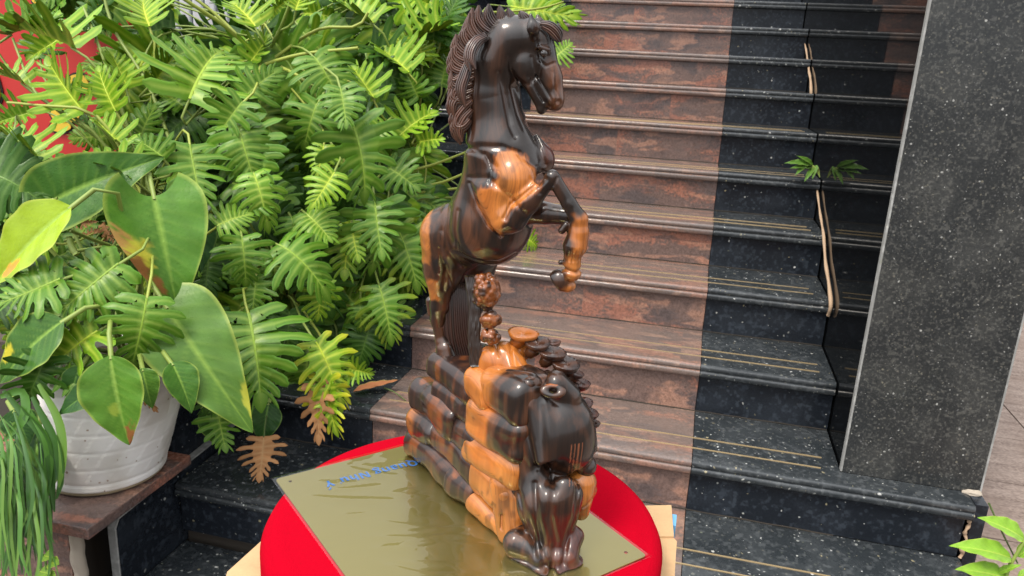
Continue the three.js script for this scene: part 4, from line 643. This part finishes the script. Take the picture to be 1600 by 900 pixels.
function petiole(plant, lf, root, r = .0035, mat = mStalk) { const a = lf.B.clone().addScaledVector(lf.z, -.003), b = lf.B.clone().addScaledVector(lf.y, -lf.L * .35).addScaledVector(lf.z, -.02), c = b.clone().lerp(root, .55).add(V(0, .03, 0)); stalk(plant, [a.clone().addScaledVector(lf.y, .01), b, c, root], r, mat); }
const PL = {};
function plant(key, label, crown, extra) { const p = thing('cut_leaf_plant', label, 'plant', crown); p.userData.group = undefined; delete p.userData.group; PL[key] = { g: p, c: crown, n: 0 }; return p; }
plant('A', 'big cut-leaf plant high at the centre top, yellow-green stalks fanning out beneath the shutter', at(412, 95, 2.75));
plant('B', 'cut-leaf plant with folded bright leaves in front of the red signboard', at(235, 330, 2.5));
plant('C', 'cut-leaf plant directly behind the rump and mane of the wooden horse', at(640, 250, 3.05));
plant('D', 'cut-leaf plant low over the black steps, with dry brown leaves hanging beneath', at(455, 480, 2.55));
for (const k in PL) { const { g, c } = PL[k]; part(g, 'stem', smoothTube([c.clone().add(V(-.03, -.5, -.1)), c.clone().add(V(.02, -.2, -.04)), c.clone().add(V(0, .05, 0))], .03, .018, 10, 8), mStalkD); }
// [plant, base x, y, tip x, y, depth, dt, width, tone, kind, roll]
const LF = [
  ['A', 297, 152, 342, 33, 2.25, .1, 1.1, 'pale', 0], ['B', 297, 228, 312, 322, 2.15, -.05, 1.25, 'mid', 0], ['B', 116, 75, 8, 18, 2.25, .02, 1, 'bright', 'F', .9], ['B', 131, 174, 60, 92, 2.2, .0, 1.05, 'bright', 'F', -.5], ['B', 180, 172, 141, 100, 2.2, 0, 1, 'bright', 'F', -.2],
  ['A', 238, 132, 280, 74, 2.3, .05, 1.2, 'bright', 'F', .6], ['B', 62, 250, -6, 188, 2.05, 0, 1, 'bright', 'F', .7], ['B', 212, 281, 132, 238, 2.0, -.03, 1, 'bright', 'F', .5], ['B', 192, 230, 143, 180, 2.15, 0, .9, 'bright', 'F', .5], ['B', 256, 247, 214, 212, 2.1, 0, 1.2, 'mid', 'F', .2],
  ['A', 378, 160, 334, 213, 2.2, -.04, 1.1, 'mid', 0], ['A', 371, 196, 398, 285, 2.2, -.05, 1.2, 'mid', 0], ['B', 233, 40, 212, -12, 2.3, .05, 1.3, 'yel', 'F', 0], ['B', 12, 55, 95, 22, 2.3, 0, .8, 'mid', 'F', -.7], ['B', 38, 130, -20, 105, 2.2, 0, 1.1, 'bright', 'F', .8],
  ['B', 63, 90, 58, 38, 2.6, .02, 1.2, 'dark', 0], ['B', 160, 40, 128, 8, 2.6, 0, 1.2, 'dark', 0], ['A', 198, 135, 170, 72, 2.35, .03, .9, 'bright', 'F', .3], ['A', 285, 165, 246, 132, 2.3, 0, 1.2, 'mid', 0], ['A', 384, 160, 404, 95, 2.4, .04, 1, 'mid', 0],
  ['B', -25, 268, 60, 285, 2.0, -.03, 1.5, 'dark', 0], ['A', 378, 156, 432, 100, 2.3, .0, 1.1, 'mid', 0], ['A', 492, 90, 535, 146, 2.4, -.04, 1.3, 'mid', 0], ['A', 532, 138, 545, 197, 2.3, -.03, 1.1, 'mid', 0], ['A', 496, 160, 470, 224, 2.35, -.04, 1.25, 'mid', 0],
  ['A', 372, 200, 415, 290, 2.25, -.05, 1.15, 'mid', 0, .15], ['A', 552, 196, 590, 295, 2.35, -.05, 1.15, 'mid', 0], ['A', 397, 272, 425, 345, 2.2, -.04, 1.1, 'pale', 0], ['A', 522, 270, 488, 325, 2.25, -.04, 1.05, 'bright', 0], ['A', 506, 228, 497, 274, 2.3, -.03, 1.1, 'bright', 0],
  ['C', 544, 268, 566, 348, 2.5, -.03, 1.15, 'dark', 0], ['C', 586, 318, 594, 404, 2.4, -.04, 1.05, 'mid', 0], ['C', 638, 112, 582, 60, 2.6, .02, 1.1, 'bright', 'F', .4], ['C', 650, 60, 735, 18, 2.7, .02, .9, 'bright', 'F', -.6], ['C', 659, 92, 655, 55, 2.7, .0, 1.2, 'yel', 0],
  ['C', 582, 35, 520, -5, 2.6, .03, 1, 'yel', 'F', .6], ['C', 584, 153, 548, 100, 2.5, .02, 1, 'bright', 'F', .4], ['C', 626, 211, 674, 162, 2.6, .02, 1.2, 'bright', 'F', -.3], ['C', 655, 222, 692, 212, 2.6, -.03, 1.4, 'bright', 'F', 0], ['C', 600, 192, 574, 228, 2.5, -.03, 1.2, 'pale', 0],
  ['A', 393, 95, 424, 52, 2.5, .04, 1, 'bright', 'F', -.2], ['A', 398, 40, 366, -4, 2.45, .04, 1.4, 'yel', 'F', .2], ['A', 462, 16, 470, -14, 2.4, .03, 1.4, 'yel', 'F', 0], ['C', 607, 262, 656, 290, 2.55, -.04, 1.2, 'mid', 0], ['C', 690, 132, 698, 82, 2.8, .03, 1.3, 'mid', 0],
  ['D', 389, 492, 418, 628, 2.1, -.09, 1.22, 'mid', 0], ['D', 378, 372, 387, 440, 2.15, -.04, 1.3, 'mid', 0], ['D', 438, 383, 523, 428, 2.2, -.05, 1.25, 'mid', 0], ['D', 500, 446, 503, 497, 2.3, -.03, 1.15, 'bright', 0], ['D', 549, 352, 558, 408, 2.4, -.03, 1.2, 'bright', 0],
  ['C', 588, 321, 600, 418, 2.45, -.05, 1.1, 'mid', 0, -.2], ['C', 593, 448, 619, 530, 2.45, -.05, 1.1, 'mid', 'Y'], ['C', 562, 474, 567, 513, 2.45, -.03, 1.15, 'mid', 0], ['D', 577, 512, 560, 572, 2.5, -.03, 1.2, 'dark', 0], ['D', 495, 536, 549, 628, 2.2, -.04, .95, 'yel', 'Y'],
  ['D', 512, 592, 514, 682, 2.2, -.03, .9, 'yel', 'Y', .5], ['D', 545, 575, 583, 585, 2.25, 0, 1.2, 'bright', 'F', .5], ['C', 622, 358, 661, 445, 2.5, -.05, 1.05, 'mid', 'Y'], ['D', 400, 433, 395, 490, 2.2, -.03, 1.2, 'mid', 0], ['D', 500, 398, 522, 492, 2.5, -.03, 1.1, 'dark', 0],
  ['B', 328, 398, 316, 468, 2.35, -.03, 1.3, 'deep', 0], ['D', 427, 396, 434, 450, 2.25, -.03, 1.1, 'mid', 0], ['D', 492, 600, 503, 692, 2.2, -.02, .9, 'dry', 'D1'], ['D', 412, 685, 408, 752, 2.15, -.03, 1.25, 'dry', 'D0'], ['B', 229, 468, 210, 582, 1.80, -.05, 1.25, 'mid', 0],
  ['B', 183, 413, 72, 498, 1.82, -.07, 1.0, 'mid', 0], ['B', 92, 436, -12, 482, 1.78, -.03, 1.1, 'mid', 0, .2], ['B', 150, 518, 42, 588, 1.8, -.06, 1.0, 'bright', 0], ['B', 340, 352, 392, 326, 2.15, .03, 1.3, 'pale', 0], ['D', 395, 325, 425, 300, 2.2, .02, 1.4, 'mid', 0],
  ['D', 455, 340, 470, 378, 2.3, -.03, 1.4, 'mid', 0], ['D', 480, 335, 520, 370, 2.3, -.03, 1.2, 'pale', 0], ['D', 470, 420, 480, 470, 2.4, -.03, 1.2, 'dark', 0], ['D', 410, 520, 440, 560, 2.35, -.03, 1.2, 'dark', 0], ['D', 340, 640, 350, 705, 2.1, -.04, 1.2, 'mid', 0],
  ['D', 300, 560, 262, 628, 1.9, -.03, 1.1, 'mid', 0], ['B', 118, 560, 150, 628, 1.78, -.03, 1.1, 'mid', 0], ['B', 70, 560, 40, 640, 1.75, -.03, 1.1, 'dark', 0], ['D', 340, 575, 322, 650, 2.0, -.03, 1.1, 'dark', 0], ['D', 270, 580, 215, 612, 1.95, -.03, 1, 'deep', 0], ['B', 140, 585, 95, 605, 1.8, -.03, 1.1, 'mid', 0],
  ['C', 800, 10, 905, 28, 3.7, -.02, .8, 'bright', 0], ['C', 868, 88, 895, 68, 3.4, 0, 1.8, 'pale', 0], ['C', 820, 372, 843, 380, 3.0, 0, 1.6, 'bright', 0], ['C', 690, 395, 668, 345, 2.7, .02, 1.1, 'mid', 0], ['C', 640, 300, 700, 330, 2.75, -.02, 1, 'mid', 0], ['C', 660, 380, 640, 420, 2.6, -.03, 1, 'mid', 0]
];
const rp = mul32(99);
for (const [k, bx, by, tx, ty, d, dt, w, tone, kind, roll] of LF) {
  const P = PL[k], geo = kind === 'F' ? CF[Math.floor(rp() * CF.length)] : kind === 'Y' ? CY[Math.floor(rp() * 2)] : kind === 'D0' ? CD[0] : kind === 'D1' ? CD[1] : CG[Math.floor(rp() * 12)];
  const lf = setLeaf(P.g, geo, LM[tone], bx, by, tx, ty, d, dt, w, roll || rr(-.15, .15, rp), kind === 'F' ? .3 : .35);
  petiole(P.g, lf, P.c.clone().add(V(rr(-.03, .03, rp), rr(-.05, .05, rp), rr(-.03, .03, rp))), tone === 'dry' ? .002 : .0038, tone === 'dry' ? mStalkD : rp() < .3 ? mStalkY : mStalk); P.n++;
}
// the rest of each plant: more leaves farther back in the mass
const OUT = [[-60, -60], [735, -60], [722, 60], [712, 120], [722, 230], [700, 318], [668, 350], [652, 420], [655, 500], [625, 545], [585, 565], [540, 620], [500, 680], [440, 690], [395, 668], [330, 640], [230, 560], [60, 560], [-60, 640]];
let tries = 0, count = 0;
while (count < 520 && tries++ < 9000) {
  const x = rr(-50, 730, rp), y = rr(-50, 680, rp); if (polyD(x, y, OUT) > -14) continue;
  if (x < 215 && y < 260 && rp() < .88) continue; if (x > 285 && x < 375 && y < 55) continue; if (y > 470 && x < 330) continue;
  let best = null, bd = 1e9; for (const k in PL) { const c = PL[k].c, q = c.clone().project(camera), cx = 800 + q.x * 800, cy = 450 - q.y * 450, e = Math.hypot(x - cx, (y - cy) * 1.2); if (e < bd) { bd = e; best = [PL[k], cx, cy]; } }
  const [P, cx, cy] = best; if (P.n > 190) continue; const back = 2.3 + .42 * rp() + .0006 * x + (count % 3) * .09 - .00045 * y, an = Math.atan2(y - cy + 50, x - cx) + rr(-.8, .8, rp), l = rr(42, 105, rp), fold = y < cy - 20 && rp() < .5;
  let tx = x + Math.cos(an) * l, ty = y + Math.sin(an) * l + 22; if (polyD(tx, ty, OUT) > 0) continue;
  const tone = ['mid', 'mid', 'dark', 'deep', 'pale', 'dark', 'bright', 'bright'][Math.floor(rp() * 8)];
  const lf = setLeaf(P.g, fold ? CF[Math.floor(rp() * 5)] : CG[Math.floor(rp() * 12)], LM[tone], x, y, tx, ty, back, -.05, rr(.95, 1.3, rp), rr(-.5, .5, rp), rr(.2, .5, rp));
  if (count % 2 === 0) petiole(P.g, lf, P.c.clone().add(V(rr(-.05, .05, rp), rr(-.08, .08, rp), rr(-.05, .05, rp))), .0036, rp() < .35 ? mStalkY : mStalk); P.n++; count++;
}
// prominent bare stalks
for (const [k, y, r, ...p] of [['C', 1, .006, [640, 295, 2.7], [690, 285, 2.8], [745, 262, 2.95]], ['C', 1, .0055, [648, 302, 2.72], [700, 296, 2.82], [760, 290, 2.95]], ['C', 1, .0055, [605, 270, 2.7], [660, 262, 2.75], [735, 235, 2.95]], ['C', 0, .005, [590, 345, 2.6], [655, 312, 2.7], [740, 310, 2.9]], ['A', 1, .007, [412, 95, 2.6], [350, 40, 2.5], [290, 0, 2.4], [250, -30, 2.35]], ['A', 1, .006, [412, 100, 2.6], [340, 25, 2.6], [280, -20, 2.55]], ['A', 0, .006, [412, 95, 2.6], [440, 40, 2.5], [462, -20, 2.4]], ['A', 1, .006, [430, 90, 2.55], [500, 45, 2.5], [560, 40, 2.5], [575, 20, 2.5]], ['A', 1, .0065, [415, 100, 2.5], [470, 85, 2.45], [560, 75, 2.4]], ['A', 1, .006, [440, 105, 2.5], [480, 130, 2.4], [520, 190, 2.4]], ['C', 1, .006, [740, 20, 3.5], [800, 18, 3.6], [850, 12, 3.65], [880, 3, 3.7]], ['B', 0, .005, [235, 330, 2.3], [140, 200, 2.2], [60, 150, 2.2], [20, 60, 2.25]], ['B', 1, .005, [235, 330, 2.2], [150, 180, 2.15], [60, 165, 2.15], [12, 160, 2.2]], ['B', 0, .0055, [235, 300, 2.3], [190, 170, 2.3], [150, 60, 2.3], [130, 10, 2.35]], ['B', 0, .006, [280, 260, 2.3], [230, 130, 2.35], [175, 40, 2.4], [160, -20, 2.4]]])
  stalk(PL[k].g, p.map(q => at(...q)), r, y ? mStalkY : mStalk);

// big entire leaves: a plant in the white pot
const big = thing('broad_leaf_plant', 'plant with large entire leaves growing from the white pot', 'plant', at(205, 610, 2.15));
{
  const BR = [.22, .09, .035], YE = [.5, .42, .04], c0 = at(215, 590, 2.2);
  const L = (o, mat, ...a) => { const lf = setLeaf(big, wholeLeaf(o.seed, o), mat, ...a); petiole(big, lf, c0.clone().add(V(rr(-.04, .04, rp), rr(-.03, .03, rp), 0)), .006, o.pm || mStalk); };
  const bl = leafMat(.95, 1.0, .8, { roughness: .34, specularIntensity: .35, clearcoat: .05, bumpScale: .0015 }), dk = leafMat(.6, .75, .7, { roughness: .34, specularIntensity: .35, clearcoat: .05 }), pl = leafMat(.95, .95, .8, { roughness: .36, specularIntensity: .35, clearcoat: .05 });
  L({ seed: 1, w: .37, heart: .18, fold: .2, bend: .25, curl: .22, side: -1, patch: [[.5, .7, .15, [.42, .38, .05]], [.62, .92, .13, BR], [.76, .6, .1, BR], [.4, .95, .1, [.36, .2, .07]]] }, bl, 240, 306, 279, 480, 1.95, -.05, 1.12, -.05, .1);
  L({ seed: 2, w: .34, heart: 0, fold: .3, bend: .2, col: [.2, .3, .02], patch: [[.75, -.3, .12, [.6, .2, .04]]] }, leafMat(1.3, 1.25, 1, { roughness: .3 }), 112, 322, -40, 440, 1.8, -.03, .8, .35, .3);
  L({ seed: 3, w: .37, heart: .1, fold: .12, bend: .3, col: [.075, .16, .03], patch: [[.8, -.9, .12, [.35, .36, .05]]] }, pl, 258, 478, 383, 662, 1.88, -.08, .84, .1, .15);
  L({ seed: 4, w: .36, fold: .45, bend: .2, patch: [[.98, -.5, .22, BR], [.6, .2, .08, [.2, .28, .04]]] }, pl, 172, 555, 192, 698, 1.72, -.02, 1.0, .35, .3);
  L({ seed: 5, w: .4, heart: .25, fold: .25, bend: .3, col: [.04, .11, .018] }, bl, 85, 312, 230, 240, 1.93, -.03, .85, .1, .3);
  L({ seed: 6, w: .33, fold: .2, bend: .3, col: [.04, .105, .02], patch: [[.7, .7, .12, YE]] }, bl, 100, 500, -30, 590, 1.74, -.04, 1.0, .2, .35);
  L({ seed: 7, w: .36, fold: .15, bend: .2, col: [.035, .09, .02] }, dk, 420, 628, 408, 694, 2.2, -.02, 1.1, 0, .3);
  L({ seed: 8, w: .33, fold: .2, bend: .2, col: [.04, .1, .025] }, dk, 160, 600, 85, 645, 1.74, -.03, .9, 0, .35);
  L({ seed: 9, w: .34, fold: .1, bend: .2, col: [.07, .12, .06] }, dk, 60, 670, 40, 812, 1.85, -.03, .95, .3, .25);
  L({ seed: 10, w: .34, fold: .1, bend: .25, col: [.035, .09, .02] }, dk, 20, 640, 45, 690, 1.8, -.02, 1.4, 0, .3);
  L({ seed: 11, w: .36, fold: .2, bend: .2, col: [.035, .09, .02] }, dk, 300, 325, 322, 420, 2.2, -.03, .9, -.4, .3);
  L({ seed: 12, w: .36, fold: .2, bend: .2, col: [.035, .09, .022] }, dk, 345, 560, 375, 640, 2.3, -.03, 1, 0, .3);
  L({ seed: 13, w: .36, fold: .2, bend: .2, col: [.05, .12, .022] }, bl, 318, 640, 352, 700, 2.12, -.03, .8, 0, .3);
  L({ seed: 14, w: .36, fold: .3, bend: .2, col: [.05, .12, .022] }, dk, 20, 215, 12, 330, 2.1, -.03, 1.2, 0, .3);
  L({ seed: 15, w: .36, fold: .35, bend: .35, col: [.05, .13, .022] }, bl, 268, 566, 306, 636, 1.82, -.02, 1, -.2, .35);
  L({ seed: 16, w: .33, fold: .3, bend: .4, col: [.045, .11, .02] }, dk, 125, 572, 100, 632, 1.76, -.02, 1, .2, .35);
  L({ seed: 17, w: .36, fold: .3, bend: .4, col: [.06, .14, .022] }, bl, 222, 575, 236, 634, 1.78, -.02, 1, .1, .35);
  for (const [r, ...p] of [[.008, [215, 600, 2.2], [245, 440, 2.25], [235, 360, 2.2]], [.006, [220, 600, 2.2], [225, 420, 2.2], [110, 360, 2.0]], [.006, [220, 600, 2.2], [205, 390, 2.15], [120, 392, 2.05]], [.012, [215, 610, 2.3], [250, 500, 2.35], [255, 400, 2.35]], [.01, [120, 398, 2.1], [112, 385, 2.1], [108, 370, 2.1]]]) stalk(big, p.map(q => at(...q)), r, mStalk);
  for (let i = 0; i < 7; i++) { const lf = setLeaf(big, CD[1], LM.dry, 120 + i * 14, 350 + (i % 3) * 20, 150 + i * 10, 345 + (i % 4) * 12, 2.3, 0, .8, rr(-1, 1, rp), .3, 'dry_leaf'); }
  for (let i = 0; i < 8; i++) setLeaf(big, CD[i % 2], LM.dry, 60 + i * 22, 585 + (i % 3) * 12, 92 + i * 22, 618 + (i % 4) * 8, 1.86, 0, .8, rr(-1, 1, rp), .3, 'dry_leaf');
}
// white pot with a basket-weave relief
const pot = thing('white_pot', 'white ceramic planter with woven brick relief on the granite ledge', 'pot', V(-1.62, .12, .06));
{
  const n = 180, m = 90, H = .34, pos = [], uv = [], idx = [], c = V(-1.515, .1205, .105), prof = t => t < .04 ? lerp(.132, .143, t / .04) : t < .1 ? .146 : lerp(.144, .176, Math.pow((t - .1) / .9, .8));
  for (let j = 0; j <= m; j++) for (let i = 0; i <= n; i++) { const t = j / m, a = i / n * Math.PI * 2, rowsN = 6, row = Math.floor(t * rowsN * 1.1 - .6), fy = t * rowsN * 1.1 - .6 - row, fx0 = i / n * 20 + (((row % 2) + 2) % 2) * .5 + .45 * fy, fx = fx0 - Math.floor(fx0); let r = prof(t); if (t > .12 && t < .95) { const e = Math.min(Math.min(fx, 1 - fx) * 2.2, Math.min(fy, 1 - fy)); r += .0017 * sstep(.0, .13, e) * (.5 + .5 * fx); } if (t > .95) r += .008; pos.push(c.x + Math.cos(a) * r, c.y + t * H, c.z + Math.sin(a) * r); uv.push(i / n * 1.2, t * .34); }
  for (let j = 0; j < m; j++) for (let i = 0; i < n; i++) { const a = j * (n + 1) + i; idx.push(a, a + n + 1, a + 1, a + 1, a + n + 1, a + n + 2); }
  const g = new THREE.BufferGeometry(); g.setAttribute('position', new THREE.Float32BufferAttribute(pos, 3)); g.setAttribute('uv', new THREE.Float32BufferAttribute(uv, 2)); g.setIndex(idx); g.computeVertexNormals();
  g.translate(-c.x, -c.y, -c.z); g.applyMatrix4(new THREE.Matrix4().set(1, .2, 0, 0, 0, 1, 0, 0, 0, 0, 1, 0, 0, 0, 0, 1)); g.translate(c.x, c.y, c.z);
  const r = mul32(12), sp = []; for (let i = 0; i < 130; i++) sp.push([r(), r(), .0015 + .004 * r() * r(), r()]);
  const tp = tex(512, (u, v) => { let c = [.88, .87, .84]; const k = fbm(u * 7, v * 9, 3, 4); c = mix3(c, [.5, .46, .38], sstep(.45, .75, k) * .6); for (const s of sp) { let dx = Math.abs(u - s[0]); dx = Math.min(dx, 1 - dx); if (dx < .008) { const d = Math.hypot(dx, v - s[1]); if (d < s[2]) c = mix3(c, [.25, .13, .06], .8); } } return c; });
  part(pot, 'body', g, phys({ map: tp, roughness: .45, clearcoat: .3 }));
  const tor = new THREE.TorusGeometry(.134, .011, 10, 90); tor.rotateX(Math.PI / 2); tor.scale(1, .9, 1); tor.translate(c.x, c.y + .011, c.z); part(pot, 'foot_ring', tor, phys({ map: tex(128, (u, v) => mix3([.4, .34, .22], [.2, .15, .09], fbm(u * 30, v * 5, 2, 3))), roughness: .6 }));
  const soil = new THREE.CylinderGeometry(.165, .162, .01, 40); soil.translate(c.x + .06, c.y + .3, c.z); part(pot, 'soil', soil, phys({ color: new THREE.Color().setRGB(.035, .024, .016), roughness: 1 }));
}
// strap-leaved trailing plant at lower left, sprigs, and the fallen leaf
const trail = thing('trailing_fern', 'trailing plant with narrow strap leaves, lowest at the picture edge beside the ledge', 'plant', at(10, 640, 1.7));
{
  const mF = [phys({ color: new THREE.Color().setRGB(.06, .16, .022), roughness: .4 }), phys({ color: new THREE.Color().setRGB(.035, .1, .016), roughness: .4 }), phys({ color: new THREE.Color().setRGB(.1, .2, .03), roughness: .4 })];
  const strap = (P, w, mat) => { const c = new THREE.CatmullRomCurve3(P), pos = [], idx = [], n = 14; for (let i = 0; i <= n; i++) { const t = i / n, p = c.getPointAt(t), tg = c.getTangentAt(t), sd = tg.clone().cross(FW).normalize(), ww = w * Math.pow(Math.sin(Math.PI * clamp(t * .9 + .08)), .6); const nn = sd.clone().cross(tg); for (const e of [-1, 0, 1]) { const q = p.clone().addScaledVector(sd, e * ww).addScaledVector(nn, e === 0 ? ww * .35 : 0); pos.push(q.x, q.y, q.z); } } for (let i = 0; i < n; i++) for (let k = 0; k < 2; k++) { const a = i * 3 + k; idx.push(a, a + 1, a + 3, a + 1, a + 4, a + 3); } const g = new THREE.BufferGeometry(); g.setAttribute('position', new THREE.Float32BufferAttribute(pos, 3)); g.setIndex(idx); g.computeVertexNormals(); part(trail, 'leaf', g, mat); };
  for (let i = 0; i < 90; i++) { const x = rr(-30, 72, rp), y = rr(690, 800, rp), d = rr(1.62, 1.78, rp), s = rr(-18, 14, rp); strap([at(x - 10 + s, y - rr(20, 70, rp), d + .04), at(x + rr(-4, 10, rp), y - 10, d), at(x + rr(0, 14, rp), y + rr(40, 80, rp), d - .01), at(x + rr(-12, 26, rp), y + rr(90, 150, rp), d - .01)], rr(.003, .0052, rp), mF[Math.floor(rp() * 3)]); }
  for (const P of [[[0, 620], [34, 612], [38, 650], [5, 690]], [[5, 610], [30, 640], [70, 690], [85, 800]], [[50, 620], [85, 690], [95, 750], [88, 780]], [[45, 640], [75, 700], [62, 800], [40, 840]], [[20, 660], [50, 720], [58, 800], [50, 850]], [[60, 600], [92, 660], [98, 720], [92, 762]]]) strap(P.map(p => at(p[0], p[1], 1.72)), .011, mF[Math.floor(rp() * 3)]);
  stalk(trail, [at(30, 770, 1.7), at(55, 845, 1.7), at(72, 880, 1.7), at(70, 905, 1.7)], .003, mF[2]);
  for (const [x, y, r] of [[83, 878, 7], [68, 893, 8], [74, 868, 6], [60, 905, 7], [78, 900, 7]]) { const g = wholeLeaf(60 + x, { w: .5, fold: .2, bend: .1 }); setLeaf(trail, g, LM.bright, x - 6, y, x + r * 1.2, y + 3, 1.7, -.01, 1.1, 0, .3, 'round_leaf'); }
}
{
  const sp = thing('stair_sprig', 'small green seedling growing on the tread against the polished wall', 'seedling', onX(1283, 277, .38));
  const c = onX(1281, 277, .382); const g = wholeLeaf(70, { w: .2, fold: .3, bend: .3 });
  const W2 = 3.32; for (const [bx, by, tx, ty] of [[1268, 258, 1233, 247], [1268, 262, 1240, 256], [1270, 258, 1252, 240], [1272, 262, 1258, 278], [1276, 258, 1270, 275], [1262, 256, 1244, 268]]) { const lf = setLeaf(sp, g, LM.mid, bx, by, tx, ty, W2 - .32, -.03, .8, 0, .5); stalk(sp, [lf.B, lf.B.clone().lerp(c, .5).add(V(0, .01, 0)), c], .0015, mStalk); }
  const s2 = thing('corner_shrub', 'bright green leafy shoot in front of the paving, lower right corner', 'plant', at(1560, 960, 1.6));
  const g2 = wholeLeaf(71, { w: .2, fold: .35, bend: .25, col: [.15, .3, .03], vein: [.3, .42, .08] }), c2 = at(1560, 1000, 1.6), lm = leafMat(1.15, 1.1, .9);
  for (const [bx, by, tx, ty, w] of [[1580, 872, 1503, 842, 1], [1600, 842, 1548, 803, 1.1], [1575, 905, 1510, 880, 1.1], [1555, 930, 1500, 905, 1], [1590, 870, 1640, 830, 1], [1560, 895, 1590, 880, .9], [1590, 900, 1640, 890, 1]]) { const lf = setLeaf(s2, g2, lm, bx, by, tx, ty, 1.6, -.03, w, 0, .5); }
  stalk(s2, [c2, at(1572, 900, 1.6), at(1600, 846, 1.58), at(1640, 780, 1.57)], .004, mStalk); stalk(s2, [at(1572, 900, 1.6), at(1580, 872, 1.6)], .003, mStalk);
  stalk(s2, [at(1545, 786, 1.62), at(1565, 830, 1.62), at(1590, 880, 1.62)], .0022, mStalkD);
  const fl = thing('fallen_leaf', 'curled brown dry leaf lying on the tread behind the rock base', 'dry leaf', onY(600, 608, .205));
  const gl = wholeLeaf(80, { w: .17, fold: .5, bend: -.1, wave: .008, col: [.3, .12, .05], vein: [.36, .18, .08] }), B = onY(552, 612, .21), T = onY(624, 600, .225), y = T.clone().sub(B).normalize(), z = V(0, 1, 0).addScaledVector(y, -y.y).normalize();
  const m = new THREE.Mesh(gl, LM.dry); m.name = 'blade'; m.castShadow = m.receiveShadow = true; const len = T.distanceTo(B); m.quaternion.setFromRotationMatrix(new THREE.Matrix4().makeBasis(y.clone().cross(z), y, z)); m.scale.set(len, len, len); m.position.copy(B).sub(fl.position); fl.add(m);
  part(fl, 'leaf_stalk', smoothTube([onY(600, 606, .215), onY(615, 612, .212), onY(634, 626, .203)], .0025, .0015, 8, 5), mStalkD);
}
renderer.setSize(1024, 576);
renderer.render(scene, camera);
